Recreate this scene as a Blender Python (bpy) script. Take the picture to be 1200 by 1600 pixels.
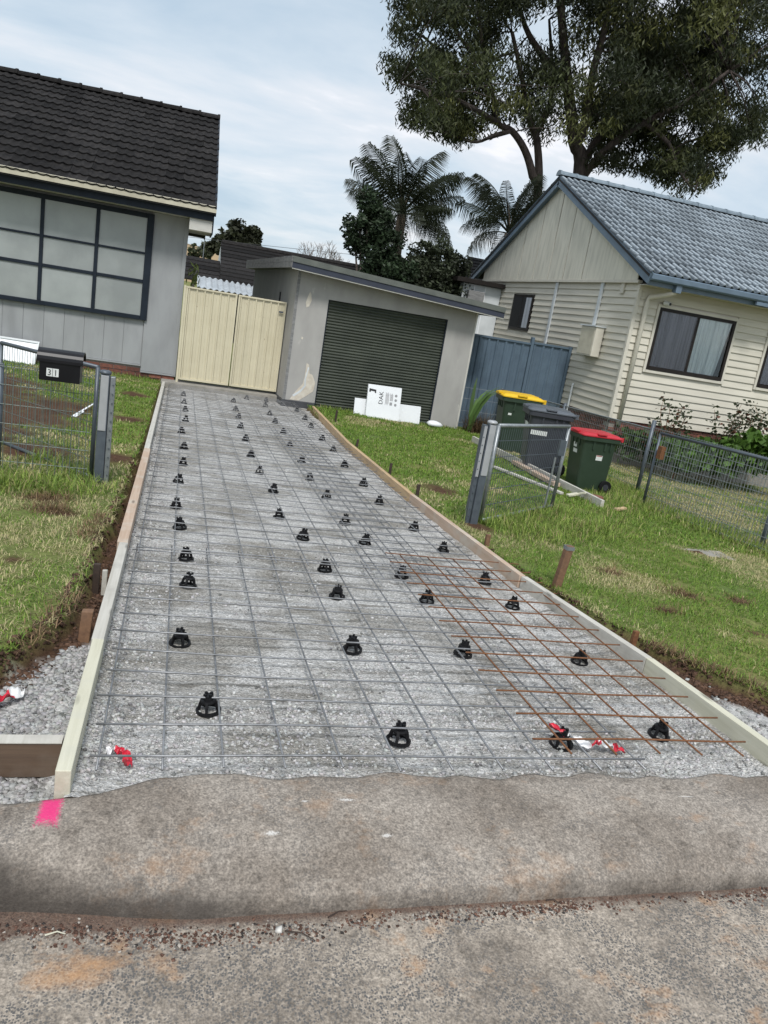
import bpy, math, random
import numpy as np
from mathutils import Vector, Matrix
random.seed(7); rng = np.random.default_rng(11)
scene = bpy.context.scene
for o in list(bpy.data.objects): bpy.data.objects.remove(o)
COL = scene.collection

# ---------------------------------------------------------------- camera
PITCH, ROLL, YAW = 0.252904, 0.165693, 0.287811
FPX = 1194.43
CAM = Vector((0, 0, 1.57))
_f = Vector((math.sin(YAW)*math.cos(PITCH), math.cos(YAW)*math.cos(PITCH), -math.sin(PITCH)))
_r = Vector((math.cos(YAW), -math.sin(YAW), 0)); _u = _r.cross(_f)
CR = math.cos(ROLL)*_r + math.sin(ROLL)*_u
CU = -math.sin(ROLL)*_r + math.cos(ROLL)*_u
cd = bpy.data.cameras.new('camera'); cam = bpy.data.objects.new('camera', cd); COL.objects.link(cam)
m = Matrix((CR, CU, -_f)).transposed().to_4x4(); m.translation = CAM
cam.matrix_world = m
cd.sensor_fit = 'VERTICAL'; cd.sensor_height = 24.0; cd.sensor_width = 24.0
cd.lens = FPX/1600*24.0
cd.clip_start = 0.05; cd.clip_end = 3000
scene.camera = cam

# ---------------------------------------------------------------- world: bright overcast
SUN_EL, SUN_AZ = math.radians(54), math.radians(192)      # azimuth clockwise from +Y
w = bpy.data.worlds.new('World'); scene.world = w; w.use_nodes = True
nt = w.node_tree; nt.nodes.clear()
N = lambda t: nt.nodes.new(t)
out = N('ShaderNodeOutputWorld'); bg = N('ShaderNodeBackground'); bg.inputs['Strength'].default_value = 0.10
sky = N('ShaderNodeTexSky'); sky.sky_type = 'NISHITA'; sky.sun_disc = False
sky.sun_elevation = SUN_EL; sky.sun_rotation = SUN_AZ; sky.air_density = 1.0; sky.dust_density = 1.5
tc = N('ShaderNodeTexCoord'); sep = N('ShaderNodeSeparateXYZ'); nt.links.new(tc.outputs['Generated'], sep.inputs[0])
def wm(op, a, b=None, c=None):
    n = N('ShaderNodeMath'); n.operation = op
    for i, v in enumerate((a, b, c)):
        if v is None: continue
        if isinstance(v, (int, float)): n.inputs[i].default_value = v
        else: nt.links.new(v, n.inputs[i])
    return n.outputs[0]
zz = wm('MAXIMUM', sep.outputs[2], 0.0); zz = wm('ADD', zz, 0.22)
cx = wm('DIVIDE', sep.outputs[0], zz); cy = wm('DIVIDE', sep.outputs[1], zz)
comb = N('ShaderNodeCombineXYZ'); nt.links.new(cx, comb.inputs[0]); nt.links.new(cy, comb.inputs[1])
mp = N('ShaderNodeMapping'); mp.inputs['Rotation'].default_value = (0, 0, 0.35); mp.inputs['Scale'].default_value = (0.75, 1.15, 1); mp.inputs['Location'].default_value = (2.3, 0.4, 0)
nt.links.new(comb.outputs[0], mp.inputs[0])
n1 = N('ShaderNodeTexNoise'); n1.inputs['Scale'].default_value = 1.6; n1.inputs['Detail'].default_value = 6; n1.inputs['Roughness'].default_value = 0.56; n1.inputs['Distortion'].default_value = 0.35
nt.links.new(mp.outputs[0], n1.inputs['Vector'])
rp = N('ShaderNodeValToRGB'); nt.links.new(n1.outputs['Fac'], rp.inputs[0])
e = rp.color_ramp.elements
e[0].position = 0.36; e[0].color = (2.75, 3.4, 4.0, 1)
e[1].position = 0.66; e[1].color = (5.3, 5.25, 5.4, 1)
k = e.new(0.48); k.color = (3.45, 3.95, 4.4, 1)
k = e.new(0.60); k.color = (4.3, 4.5, 4.75, 1)
mixw = N('ShaderNodeMixRGB'); mixw.inputs[0].default_value = 0.90
nt.links.new(sky.outputs[0], mixw.inputs[1]); nt.links.new(rp.outputs[0], mixw.inputs[2])
nt.links.new(mixw.outputs[0], bg.inputs[0]); nt.links.new(bg.outputs[0], out.inputs[0])
# ---------------------------------------------------------------- sun (overcast, very soft)
sd = bpy.data.lights.new('sun', 'SUN'); sd.energy = 1.5; sd.angle = math.radians(14); sd.color = (1, 0.975, 0.945)
sun = bpy.data.objects.new('sun', sd); COL.objects.link(sun)
sdir = Vector((math.sin(SUN_AZ)*math.cos(SUN_EL), math.cos(SUN_AZ)*math.cos(SUN_EL), math.sin(SUN_EL)))
sun.rotation_euler = sdir.to_track_quat('Z', 'Y').to_euler(); sun.location = (0, -5, 20)
vs = scene.view_settings; vs.view_transform = 'Standard'; vs.look = 'None'; vs.gamma = 1; vs.exposure = 0.95; vs.use_curve_mapping = False

# ---------------------------------------------------------------- helpers
def at(x, y, depth):                       # a sight line's point at a given distance into the lot
    d = CR*((x-600)/FPX) - CU*((y-800)/FPX) + _f
    return CAM + d*(depth/d.y)
def P(x, y):                               # level of the driveway mesh (a nearly even fall away from the street)
    return 0.1263 - 0.03053*y - 0.00978*x
def lawn(x, y):
    yy = min(y, 16.0)
    return 0.1263 - 0.03053*yy - 0.00978*min(max(x, -30), 40) - 0.03*min(max(0, x-2.6), 12) + 0.0

class MB:
    def __init__(s): s.v = []; s.f = []
    def add(s, vs, fs):
        b = len(s.v); s.v += [tuple(q) for q in vs]; s.f += [tuple(i+b for i in f) for f in fs]; return s
    def box(s, x0, x1, y0, y1, z0, z1):
        return s.add([(x0,y0,z0),(x1,y0,z0),(x1,y1,z0),(x0,y1,z0),(x0,y0,z1),(x1,y0,z1),(x1,y1,z1),(x0,y1,z1)],
                     [(0,3,2,1),(4,5,6,7),(0,1,5,4),(1,2,6,5),(2,3,7,6),(3,0,4,7)])
    def hexa(s, b, t):                      # bottom ring (4, counter-clockwise from above), top ring (4)
        return s.add(list(b)+list(t), [(0,3,2,1),(4,5,6,7),(0,1,5,4),(1,2,6,5),(2,3,7,6),(3,0,4,7)])
    def beam(s, a, b, wd, ht, up=(0,0,1)):
        a = Vector(a); b = Vector(b); d = (b-a).normalized(); u = Vector(up); sd_ = d.cross(u).normalized(); u = sd_.cross(d).normalized()
        q = [a-sd_*wd/2-u*ht/2, a+sd_*wd/2-u*ht/2, b+sd_*wd/2-u*ht/2, b-sd_*wd/2-u*ht/2]
        return s.hexa(q, [p+u*ht for p in q])
    def tube(s, pts, r, n=6, cap=True):
        pts = [Vector(p) for p in pts]; rs = r if isinstance(r, (list, tuple)) else [r]*len(pts)
        b = len(s.v); u = None
        for i, p in enumerate(pts):
            d = (pts[min(i+1, len(pts)-1)] - pts[max(i-1, 0)])
            if d.length < 1e-9: d = Vector((0,0,1))
            d.normalize()
            if u is None: u = d.orthogonal().normalized()
            else:
                u = u - d*u.dot(d); u = u.normalized() if u.length > 1e-6 else d.orthogonal().normalized()
            v2 = d.cross(u)
            for k in range(n):
                a = 2*math.pi*k/n; s.v.append(tuple(p + (u*math.cos(a)+v2*math.sin(a))*rs[i]))
        for i in range(len(pts)-1):
            for k in range(n):
                s.f.append((b+i*n+k, b+i*n+(k+1)%n, b+(i+1)*n+(k+1)%n, b+(i+1)*n+k))
        if cap:
            s.f.append(tuple(b+k for k in reversed(range(n)))); e_ = b+(len(pts)-1)*n; s.f.append(tuple(e_+k for k in range(n)))
        return s
    def lathe(s, prof, n=16, c=(0,0,0)):    # prof [(r,z)...] bottom to top
        b = len(s.v)
        for r, z in prof:
            for k in range(n):
                a = 2*math.pi*k/n; s.v.append((c[0]+r*math.cos(a), c[1]+r*math.sin(a), c[2]+z))
        for i in range(len(prof)-1):
            for k in range(n): s.f.append((b+i*n+k, b+i*n+(k+1)%n, b+(i+1)*n+(k+1)%n, b+(i+1)*n+k))
        s.f.append(tuple(b+k for k in reversed(range(n)))); e_ = b+(len(prof)-1)*n; s.f.append(tuple(e_+k for k in range(n)))
        return s
    def loft(s, secs, cap=True):            # list of equal-length rings
        b = len(s.v); n = len(secs[0])
        for r in secs: s.v += [tuple(p) for p in r]
        for i in range(len(secs)-1):
            for k in range(n): s.f.append((b+i*n+k, b+i*n+(k+1)%n, b+(i+1)*n+(k+1)%n, b+(i+1)*n+k))
        if cap:
            s.f.append(tuple(b+k for k in reversed(range(n)))); e_ = b+(len(secs)-1)*n; s.f.append(tuple(e_+k for k in range(n)))
        return s
    def extrude(s, poly, vec):              # planar polygon (3d points) pushed along vec
        n = len(poly); vec = Vector(vec); a = [Vector(p) for p in poly]; bq = [p+vec for p in a]
        fs = [tuple(reversed(range(n))), tuple(range(n, 2*n))] + [(k, (k+1)%n, n+(k+1)%n, n+k) for k in range(n)]
        return s.add(a+bq, fs)
    def xform(s, M):
        s.v = [tuple(M @ Vector(q)) for q in s.v]; return s
    def mesh(s, name, off=(0,0,0)):
        me = bpy.data.meshes.new(name)
        me.from_pydata([(a-off[0], b-off[1], c-off[2]) for a, b, c in s.v], [], s.f); me.update(); return me
    def build(s, name, mat, parent=None, smooth=False, bevel=0, kind=None, label=None):
        off = org(parent)
        me = s.mesh(name, off); return place(name, me, mat, parent, (0,0,0), smooth=smooth, bevel=bevel, kind=kind, label=label)
def org(p):
    v = Vector((0,0,0))
    while p is not None: v += Vector(p.location); p = p.parent
    return v
def place(name, me, mat, parent=None, loc=(0,0,0), rot=(0,0,0), smooth=False, bevel=0, kind=None, label=None):
    if mat is not None and not me.materials: me.materials.append(M[mat] if isinstance(mat, str) else mat)
    if smooth:
        me.polygons.foreach_set('use_smooth', [True]*len(me.polygons))
    o = bpy.data.objects.new(name, me); COL.objects.link(o); o.parent = parent; o.location = loc; o.rotation_euler = rot
    if bevel:
        b = o.modifiers.new('bevel', 'BEVEL'); b.width = bevel; b.segments = 2; b.limit_method = 'ANGLE'; b.angle_limit = 0.6
    if kind: o['kind'] = kind
    if label: o['label'] = label
    return o
def tag(o, label, cat, group=None):
    o['label'] = label; o['category'] = cat
    if group: o['group'] = group
    return o
def thing(name, label, cat, loc=(0,0,0), rz=0, group=None):
    o = bpy.data.objects.new(name, None); COL.objects.link(o); o.location = loc; o.rotation_euler = (0,0,rz); o.empty_display_size = 0.1
    return tag(o, label, cat, group)
def copy_tree(o, parent=None):
    c = o.copy(); COL.objects.link(c); c.parent = parent
    for ch in list(o.children): copy_tree(ch, c)
    return c
def npmesh(name, v, f, col=None, nrm=None):
    me = bpy.data.meshes.new(name); v = np.asarray(v, np.float32); f = np.asarray(f, np.int32)
    nv, nf, k = len(v), len(f), f.shape[1]
    me.vertices.add(nv); me.vertices.foreach_set('co', v.ravel())
    me.loops.add(nf*k); me.loops.foreach_set('vertex_index', f.ravel())
    me.polygons.add(nf); me.polygons.foreach_set('loop_start', np.arange(0, nf*k, k, dtype=np.int32))
    me.update(calc_edges=True)
    if col is not None:
        a = me.color_attributes.new('Col', 'FLOAT_COLOR', 'POINT'); c = np.ones((nv, 4), np.float32); c[:, :3] = col; a.data.foreach_set('color', c.ravel())
    return me
_G = {}
def vnoise(x, y, sc, seed=0):               # smooth value noise 0..1
    if seed not in _G: _G[seed] = np.random.default_rng(100+seed).random((256, 256))
    g = _G[seed]; x = np.asarray(x, float)*sc+50.3; y = np.asarray(y, float)*sc+50.7
    i = np.floor(x).astype(int); j = np.floor(y).astype(int); fx = x-i; fy = y-j
    fx = fx*fx*(3-2*fx); fy = fy*fy*(3-2*fy); q = lambda a, b: g[a % 256, b % 256]
    return (q(i,j)*(1-fx)+q(i+1,j)*fx)*(1-fy)+(q(i,j+1)*(1-fx)+q(i+1,j+1)*fx)*fy
def fbm(x, y, sc, seed=0, o=3):
    s = 0; t = 0
    for k in range(o): s = s+vnoise(x, y, sc*2**k, seed+k)*0.5**k; t += 0.5**k
    return s/t

# ---------------------------------------------------------------- materials
M = {}
def newmat(name):
    m_ = bpy.data.materials.new(name); m_.use_nodes = True; t = m_.node_tree; t.nodes.clear()
    o = t.nodes.new('ShaderNodeOutputMaterial'); b = t.nodes.new('ShaderNodeBsdfPrincipled'); t.links.new(b.outputs[0], o.inputs[0])
    M[name] = m_; return m_, t, b
def nd(t, ty, **kw):
    n = t.nodes.new(ty)
    for k_, v in kw.items():
        if k_ in n.inputs: n.inputs[k_].default_value = v
        else: setattr(n, k_, v)
    return n
def mixc(t, fac, a, b, mode='MIX'):
    n = t.nodes.new('ShaderNodeMixRGB'); n.blend_type = mode
    for i, v in ((0, fac), (1, a), (2, b)):
        if isinstance(v, (int, float)): n.inputs[i].default_value = v
        elif isinstance(v, tuple): n.inputs[i].default_value = (*v[:3], 1)
        else: t.links.new(v, n.inputs[i])
    return n.outputs[0]
def ramp(t, src, p0, p1, c0=(0,0,0), c1=(1,1,1)):
    n = t.nodes.new('ShaderNodeValToRGB'); t.links.new(src, n.inputs[0]); e_ = n.color_ramp.elements
    e_[0].position = p0; e_[1].position = p1; e_[0].color = (*c0, 1); e_[1].color = (*c1, 1); return n.outputs[0]
def coords(t, scale=(1,1,1), kind='Object', loc=(0,0,0)):
    tc_ = t.nodes.new('ShaderNodeTexCoord'); mp_ = t.nodes.new('ShaderNodeMapping'); mp_.inputs['Scale'].default_value = scale; mp_.inputs['Location'].default_value = loc
    t.links.new(tc_.outputs[kind], mp_.inputs[0]); return mp_.outputs[0]
def noise(t, vec, sc, det=4, ro=0.55, dist=0):
    n = nd(t, 'ShaderNodeTexNoise', Scale=sc, Detail=det, Roughness=ro, Distortion=dist); t.links.new(vec, n.inputs['Vector']); return n.outputs['Fac']
def bump(t, b, h, st, dist=0.01):
    n = nd(t, 'ShaderNodeBump', Strength=st, Distance=dist); t.links.new(h, n.inputs['Height']); t.links.new(n.outputs[0], b.inputs['Normal'])
def objrand(t, amt):
    oi = t.nodes.new('ShaderNodeObjectInfo'); mr = t.nodes.new('ShaderNodeMapRange'); mr.inputs[3].default_value = 1-amt; mr.inputs[4].default_value = 1+amt
    t.links.new(oi.outputs['Random'], mr.inputs[0]); return mr.outputs[0]
def world_coords(t, scale=(1,1,1)):
    g = t.nodes.new('ShaderNodeNewGeometry'); mp_ = t.nodes.new('ShaderNodeMapping'); mp_.inputs['Scale'].default_value = scale
    t.links.new(g.outputs['Position'], mp_.inputs[0]); return mp_.outputs[0]
def mapr(t, src, a, b, c, d):
    n_ = t.nodes.new('ShaderNodeMapRange'); t.links.new(src, n_.inputs[0])
    for i, q in enumerate((a, b, c, d)): n_.inputs[i+1].default_value = q
    return n_.outputs[0]
def simple(name, c1, c2=None, rough=0.6, sc=(1,1,1), nsc=6, det=5, bst=0.15, bd=0.004, metal=0, vary=0, spec=0.5, lo=0.35, hi=0.65, spots=None, w_=True):
    m_, t, b = newmat(name); c2 = c2 or tuple(x*0.8 for x in c1)
    vec = world_coords(t, sc) if w_ else coords(t, sc); n = noise(t, vec, nsc, det)
    col = mixc(t, ramp(t, n, lo, hi), c1, c2)
    if spots:
        sp = noise(t, vec, spots[1], 3); col = mixc(t, ramp(t, sp, spots[2], spots[2]+0.06), col, spots[0])
    if vary:
        r_ = objrand(t, vary); mm = t.nodes.new('ShaderNodeVectorMath'); mm.operation = 'SCALE'; t.links.new(col, mm.inputs[0]); t.links.new(r_, mm.inputs['Scale']); col = mm.outputs[0]
    t.links.new(col, b.inputs['Base Color']); b.inputs['Roughness'].default_value = rough; b.inputs['Metallic'].default_value = metal
    b.inputs['Specular IOR Level'].default_value = spec
    if bst: bump(t, b, n, bst, bd)
    return m_
def attrmat(name, rough=0.7, trans=0, nsc=0, amt=0.2, bst=0, spec=0.3):
    m_, t, b = newmat(name); a = nd(t, 'ShaderNodeVertexColor', layer_name='Col'); col = a.outputs[0]
    if nsc:
        n = noise(t, world_coords(t), nsc, 5, 0.6); col = mixc(t, 1.0, col, ramp(t, n, 0.3, 0.7, (1-amt,)*3, (1+amt,)*3), 'MULTIPLY')
        if bst: bump(t, b, n, bst, 0.01)
    t.links.new(col, b.inputs['Base Color']); b.inputs['Roughness'].default_value = rough; b.inputs['Specular IOR Level'].default_value = spec
    if trans:
        tr = t.nodes.new('ShaderNodeBsdfTranslucent'); t.links.new(col, tr.inputs[0]); ms = t.nodes.new('ShaderNodeMixShader'); ms.inputs[0].default_value = trans
        t.links.new(b.outputs[0], ms.inputs[1]); t.links.new(tr.outputs[0], ms.inputs[2]); t.links.new(ms.outputs[0], t.nodes['Material Output'].inputs[0])
    return m_
attrmat('leaf', 0.55, 0.25); attrmat('grass', 0.6, 0.3); attrmat('stone', 0.85, 0, 60, 0.25, 0.2)
simple('house_grey', (0.32,0.33,0.335), (0.262,0.27,0.275), 0.65, sc=(1.5,1.5,0.5), nsc=2.5, det=8, bst=0.03, vary=0.04, spec=0.3, lo=0.42, hi=0.72)
simple('trim_navy', (0.016,0.023,0.034), (0.012,0.017,0.025), 0.55, nsc=8, bst=0.05, spec=0.2)
simple('cream_gutter', (0.62,0.58,0.46), (0.5,0.46,0.36), 0.4, nsc=5, bst=0.03)
simple('soffit', (0.55,0.54,0.50), (0.48,0.47,0.43), 0.7, bst=0.02)
simple('tile_black', (0.012,0.0115,0.012), (0.026,0.024,0.023), 0.85, nsc=14, bst=0.5, bd=0.004, vary=0.4, spots=((0.30,0.30,0.27), 30, 0.80), spec=0.12)
simple('tile_deck', (0.02,0.02,0.02), None, 0.9)
simple('brick', (0.20,0.075,0.050), (0.12,0.05,0.038), 0.85, nsc=20, bst=0.4, vary=0.4)
simple('mortar', (0.28,0.26,0.23), None, 0.95, nsc=30, bst=0.4)
simple('garage_render', (0.385,0.375,0.355), (0.325,0.316,0.30), 0.8, sc=(1.6,1.6,0.7), nsc=2.2, det=8, bst=0.08, spots=((0.46,0.44,0.41), 5, 0.70), spec=0.3, lo=0.40, hi=0.72)
simple('bare_patch', (0.62,0.58,0.50), (0.52,0.46,0.38), 0.9, nsc=12, bst=0.2)
simple('roller_green', (0.052,0.060,0.046), (0.038,0.045,0.035), 0.5, nsc=3, det=7, bst=0.02, vary=0.10, spec=0.3)
simple('slate_fascia', (0.045,0.052,0.075), (0.036,0.042,0.06), 0.5, nsc=4, bst=0.03, spec=0.3)
simple('roof_green_grey', (0.13,0.14,0.125), (0.09,0.10,0.09), 0.6, nsc=4, bst=0.05)
simple('grey_board', (0.24,0.24,0.235), (0.15,0.15,0.15), 0.7, sc=(1,1,4), nsc=6, bst=0.05)
simple('dark_base', (0.055,0.058,0.064), (0.04,0.042,0.046), 0.7, nsc=8)
simple('gate_cream', (0.60,0.55,0.40), (0.56,0.51,0.365), 0.42, nsc=3, det=4, bst=0.02, vary=0.035, spots=((0.30,0.23,0.14), 24, 0.70))
simple('fence_blue', (0.105,0.150,0.195), (0.088,0.125,0.165), 0.5, nsc=4, bst=0.03, vary=0.05, spec=0.3)
simple('weatherboard', (0.62,0.588,0.50), (0.55,0.52,0.438), 0.6, sc=(0.4,0.4,3), nsc=4, bst=0.06, vary=0.05, spots=((0.70,0.68,0.63), 9, 0.72), spec=0.3)
simple('cream_trim', (0.63,0.60,0.515), (0.56,0.53,0.455), 0.55, nsc=5, bst=0.05, spec=0.3)
simple('gable_sheet', (0.68,0.65,0.55), (0.50,0.48,0.40), 0.7, sc=(3,3,0.5), nsc=3, bst=0.04, lo=0.42, hi=0.75, spec=0.3)
simple('barge_blue', (0.135,0.19,0.25), (0.11,0.155,0.205), 0.45, nsc=6, bst=0.05)
pass
simple('ridge_blue', (0.20,0.25,0.29), (0.14,0.18,0.21), 0.38, nsc=9, bst=0.15, vary=0.12)
simple('window_brown', (0.020,0.016,0.014), (0.015,0.012,0.011), 0.5, nsc=6, bst=0, spec=0.25)
simple('dark_room', (0.012,0.013,0.015), None, 0.9, bst=0)
simple('curtain', (0.88,0.90,0.92), (0.36,0.40,0.45), 0.85, sc=(9,9,0.22), nsc=2.2, det=3, bst=0, lo=0.45, hi=0.72)  # shade of the folds painted in as vertical stripes
simple('curtain_dim', (0.46,0.49,0.53), (0.20,0.22,0.25), 0.85, sc=(9,9,0.22), nsc=2.2, det=3, bst=0, lo=0.42, hi=0.70)  # same painted fold shade, in a darker tone
simple('frosted', (0.34,0.365,0.355), (0.255,0.275,0.27), 0.14, sc=(1,1,0.8), nsc=1.4, det=6, bst=0.04, bd=0.02, vary=0.10)
simple('white_panel', (0.80,0.82,0.84), (0.76,0.78,0.80), 0.5, nsc=3, bst=0.02)
simple('white_weathered', (0.66,0.69,0.70), (0.52,0.55,0.56), 0.6, nsc=2, bst=0.03)
simple('ink', (0.02,0.02,0.022), None, 0.6, bst=0); simple('ink_grey', (0.30,0.30,0.31), None, 0.6, bst=0)
simple('galv', (0.30,0.32,0.33), (0.22,0.24,0.25), 0.42, nsc=30, bst=0.05, metal=0.55)
simple('galv_dark', (0.11,0.13,0.15), (0.085,0.10,0.12), 0.45, nsc=12, bst=0.05, metal=0.35)
simple('galv_light', (0.42,0.43,0.44), (0.36,0.37,0.38), 0.5, nsc=10, bst=0.05, metal=0.3)
simple('wire_green', (0.10,0.14,0.125), (0.17,0.20,0.19), 0.5, nsc=20, bst=0, metal=0.3)
simple('rust', (0.125,0.050,0.020), (0.20,0.088,0.036), 0.85, nsc=60, bst=0.3, bd=0.001)
simple('mesh_steel', (0.27,0.275,0.285), (0.17,0.174,0.178), 0.40, nsc=25, bst=0.05, bd=0.001, metal=0.5)
simple('black_plastic', (0.006,0.006,0.007), (0.009,0.009,0.010), 0.5, nsc=20, bst=0.05, bd=0.001, spec=0.25)
simple('mailbox_black', (0.006,0.006,0.008), (0.009,0.009,0.011), 0.35, nsc=10, bst=0.02, spec=0.3)
simple('bin_green', (0.020,0.038,0.022), (0.026,0.046,0.028), 0.45, nsc=6, bst=0.04)
simple('bin_dark', (0.014,0.017,0.019), (0.02,0.023,0.026), 0.45, nsc=6, bst=0.04)
simple('bin_charcoal', (0.030,0.033,0.042), (0.038,0.041,0.05), 0.45, nsc=6, bst=0.04)
simple('lid_red', (0.48,0.022,0.035), (0.40,0.02,0.03), 0.42, nsc=6, bst=0.03)
simple('lid_yellow', (0.75,0.46,0.012), (0.66,0.40,0.01), 0.42, nsc=6, bst=0.03)
simple('lid_grey', (0.10,0.115,0.135), (0.08,0.09,0.105), 0.42, nsc=6, bst=0.03)
simple('sticker', (0.70,0.72,0.70), (0.60,0.62,0.60), 0.4, nsc=40, bst=0)
simple('sticker_red', (0.55,0.10,0.08), None, 0.4, bst=0)
simple('tape_red', (0.62,0.02,0.045), (0.5,0.015,0.035), 0.35, nsc=30, bst=0.1); simple('tape_white', (0.82,0.82,0.82), None, 0.35, bst=0)
simple('soil_clod', (0.060,0.034,0.022), (0.10,0.060,0.040), 0.95, nsc=40, bst=0.6)
simple('corrugated', (0.55,0.58,0.60), (0.40,0.43,0.45), 0.4, nsc=3, metal=0.3, bst=0.02)
simple('bark', (0.040,0.030,0.026), (0.085,0.068,0.058), 0.9, sc=(3,3,0.6), nsc=5, bst=0.7, bd=0.05)
simple('bark_pale', (0.20,0.17,0.15), (0.13,0.11,0.10), 0.9, sc=(3,3,0.6), nsc=5, bst=0.4, bd=0.03)
simple('palm_bark', (0.075,0.058,0.042), (0.13,0.10,0.07), 0.9, sc=(1,1,7), nsc=4, bst=0.5, bd=0.03)
simple('hill_grass', (0.34,0.24,0.13), (0.26,0.20,0.11), 0.95, nsc=0.02, bst=0)
simple('path_concrete', (0.30,0.28,0.25), (0.22,0.21,0.18), 0.9, nsc=8, bst=0.3)
simple('pot_green', (0.015,0.03,0.028), None, 0.4, bst=0.02)
def tile_blue_mat():
    m_, t, b = newmat('tile_blue'); v = coords(t); s_ = nd(t, 'ShaderNodeSeparateXYZ'); t.links.new(v, s_.inputs[0])
    a = t.nodes.new('ShaderNodeMath'); a.operation = 'MULTIPLY'; a.inputs[1].default_value = 2*math.pi/0.15; t.links.new(s_.outputs[0], a.inputs[0])
    c = t.nodes.new('ShaderNodeMath'); c.operation = 'SINE'; t.links.new(a.outputs[0], c.inputs[0])
    w_ = world_coords(t); n = noise(t, w_, 26, 5, 0.65); n2 = noise(t, w_, 3, 4)
    d = t.nodes.new('ShaderNodeMath'); d.operation = 'MULTIPLY_ADD'; d.inputs[1].default_value = 1.5; t.links.new(n, d.inputs[0]); t.links.new(c.outputs[0], d.inputs[2])
    base = mixc(t, ramp(t, n2, 0.35, 0.65), (0.040,0.052,0.064), (0.070,0.088,0.105))
    col = mixc(t, mapr(t, d.outputs[0], 0.95, 1.75, 0.0, 1.0), base, (0.31,0.355,0.39))          # sky sheen and weathering painted pale along the rolls
    r_ = objrand(t, 0.25); mm = t.nodes.new('ShaderNodeVectorMath'); mm.operation = 'SCALE'; t.links.new(col, mm.inputs[0]); t.links.new(r_, mm.inputs['Scale'])
    t.links.new(mm.outputs[0], b.inputs['Base Color']); b.inputs['Roughness'].default_value = 0.42; b.inputs['Specular IOR Level'].default_value = 0.5; bump(t, b, n, 0.3, 0.004)
tile_blue_mat()
def timber(name, c1, c2, c3, rough=0.75, axis='y'):
    m_, t, b = newmat(name); sc = {'y': (28, 1.1, 28), 'x': (1.1, 28, 28)}[axis]
    vec = world_coords(t, sc); n = noise(t, vec, 1.5, 5, 0.6, 0.4); v2 = world_coords(t, (1,1,1)); n2 = noise(t, v2, 5, 4)
    col = mixc(t, ramp(t, n, 0.35, 0.7), c1, c2); col = mixc(t, ramp(t, n2, 0.5, 0.75), col, c3)
    k_ = nd(t, 'ShaderNodeTexVoronoi', Scale=1.0, Randomness=1.0); t.links.new(world_coords(t, (9, 2.3, 9) if axis == 'y' else (2.3, 9, 9)), k_.inputs['Vector'])
    col = mixc(t, ramp(t, k_.outputs['Distance'], 0.05, 0.14, (0.8,)*3, (0,)*3), col, tuple(x*0.35 for x in c2))
    t.links.new(col, b.inputs['Base Color']); b.inputs['Roughness'].default_value = rough; bump(t, b, n, 0.25, 0.003)
timber('timber_green', (0.60,0.58,0.465), (0.48,0.462,0.352), (0.50,0.49,0.41))
timber('timber_white', (0.54,0.52,0.47), (0.42,0.40,0.35), (0.35,0.335,0.30))
timber('timber_pink', (0.50,0.38,0.29), (0.40,0.29,0.21), (0.50,0.45,0.38))
timber('timber_tan', (0.52,0.38,0.22), (0.40,0.27,0.15), (0.34,0.26,0.18))
timber('timber_dark', (0.13,0.085,0.055), (0.085,0.055,0.038), (0.17,0.13,0.10), axis='x')
timber('timber_grey', (0.36,0.34,0.30), (0.27,0.25,0.22), (0.22,0.20,0.18))
timber('stake_brown', (0.20,0.11,0.06), (0.13,0.07,0.04), (0.17,0.10,0.06))
timber('stake_dark', (0.045,0.028,0.02), (0.03,0.02,0.015), (0.06,0.04,0.03))
def glass(name, tint, body, rough=0.03):
    m_, t, b = newmat(name); t.nodes.remove(b)
    gl = nd(t, 'ShaderNodeBsdfGlossy', Roughness=rough); tr = nd(t, 'ShaderNodeBsdfTransparent'); tr.inputs[0].default_value = (*tint, 1)
    df = nd(t, 'ShaderNodeBsdfDiffuse'); df.inputs[0].default_value = (0.05, 0.055, 0.06, 1)
    a = nd(t, 'ShaderNodeMixShader'); a.inputs[0].default_value = body; t.links.new(tr.outputs[0], a.inputs[1]); t.links.new(df.outputs[0], a.inputs[2])
    fr = nd(t, 'ShaderNodeFresnel', IOR=1.45); c = nd(t, 'ShaderNodeMixShader'); t.links.new(fr.outputs[0], c.inputs[0]); t.links.new(a.outputs[0], c.inputs[1]); t.links.new(gl.outputs[0], c.inputs[2])
    t.links.new(c.outputs[0], t.nodes['Material Output'].inputs[0])
glass('glass_clear', (0.92,0.95,0.95), 0.0); glass('glass_screen', (0.86,0.86,0.88), 0.04, 0.15)
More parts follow.
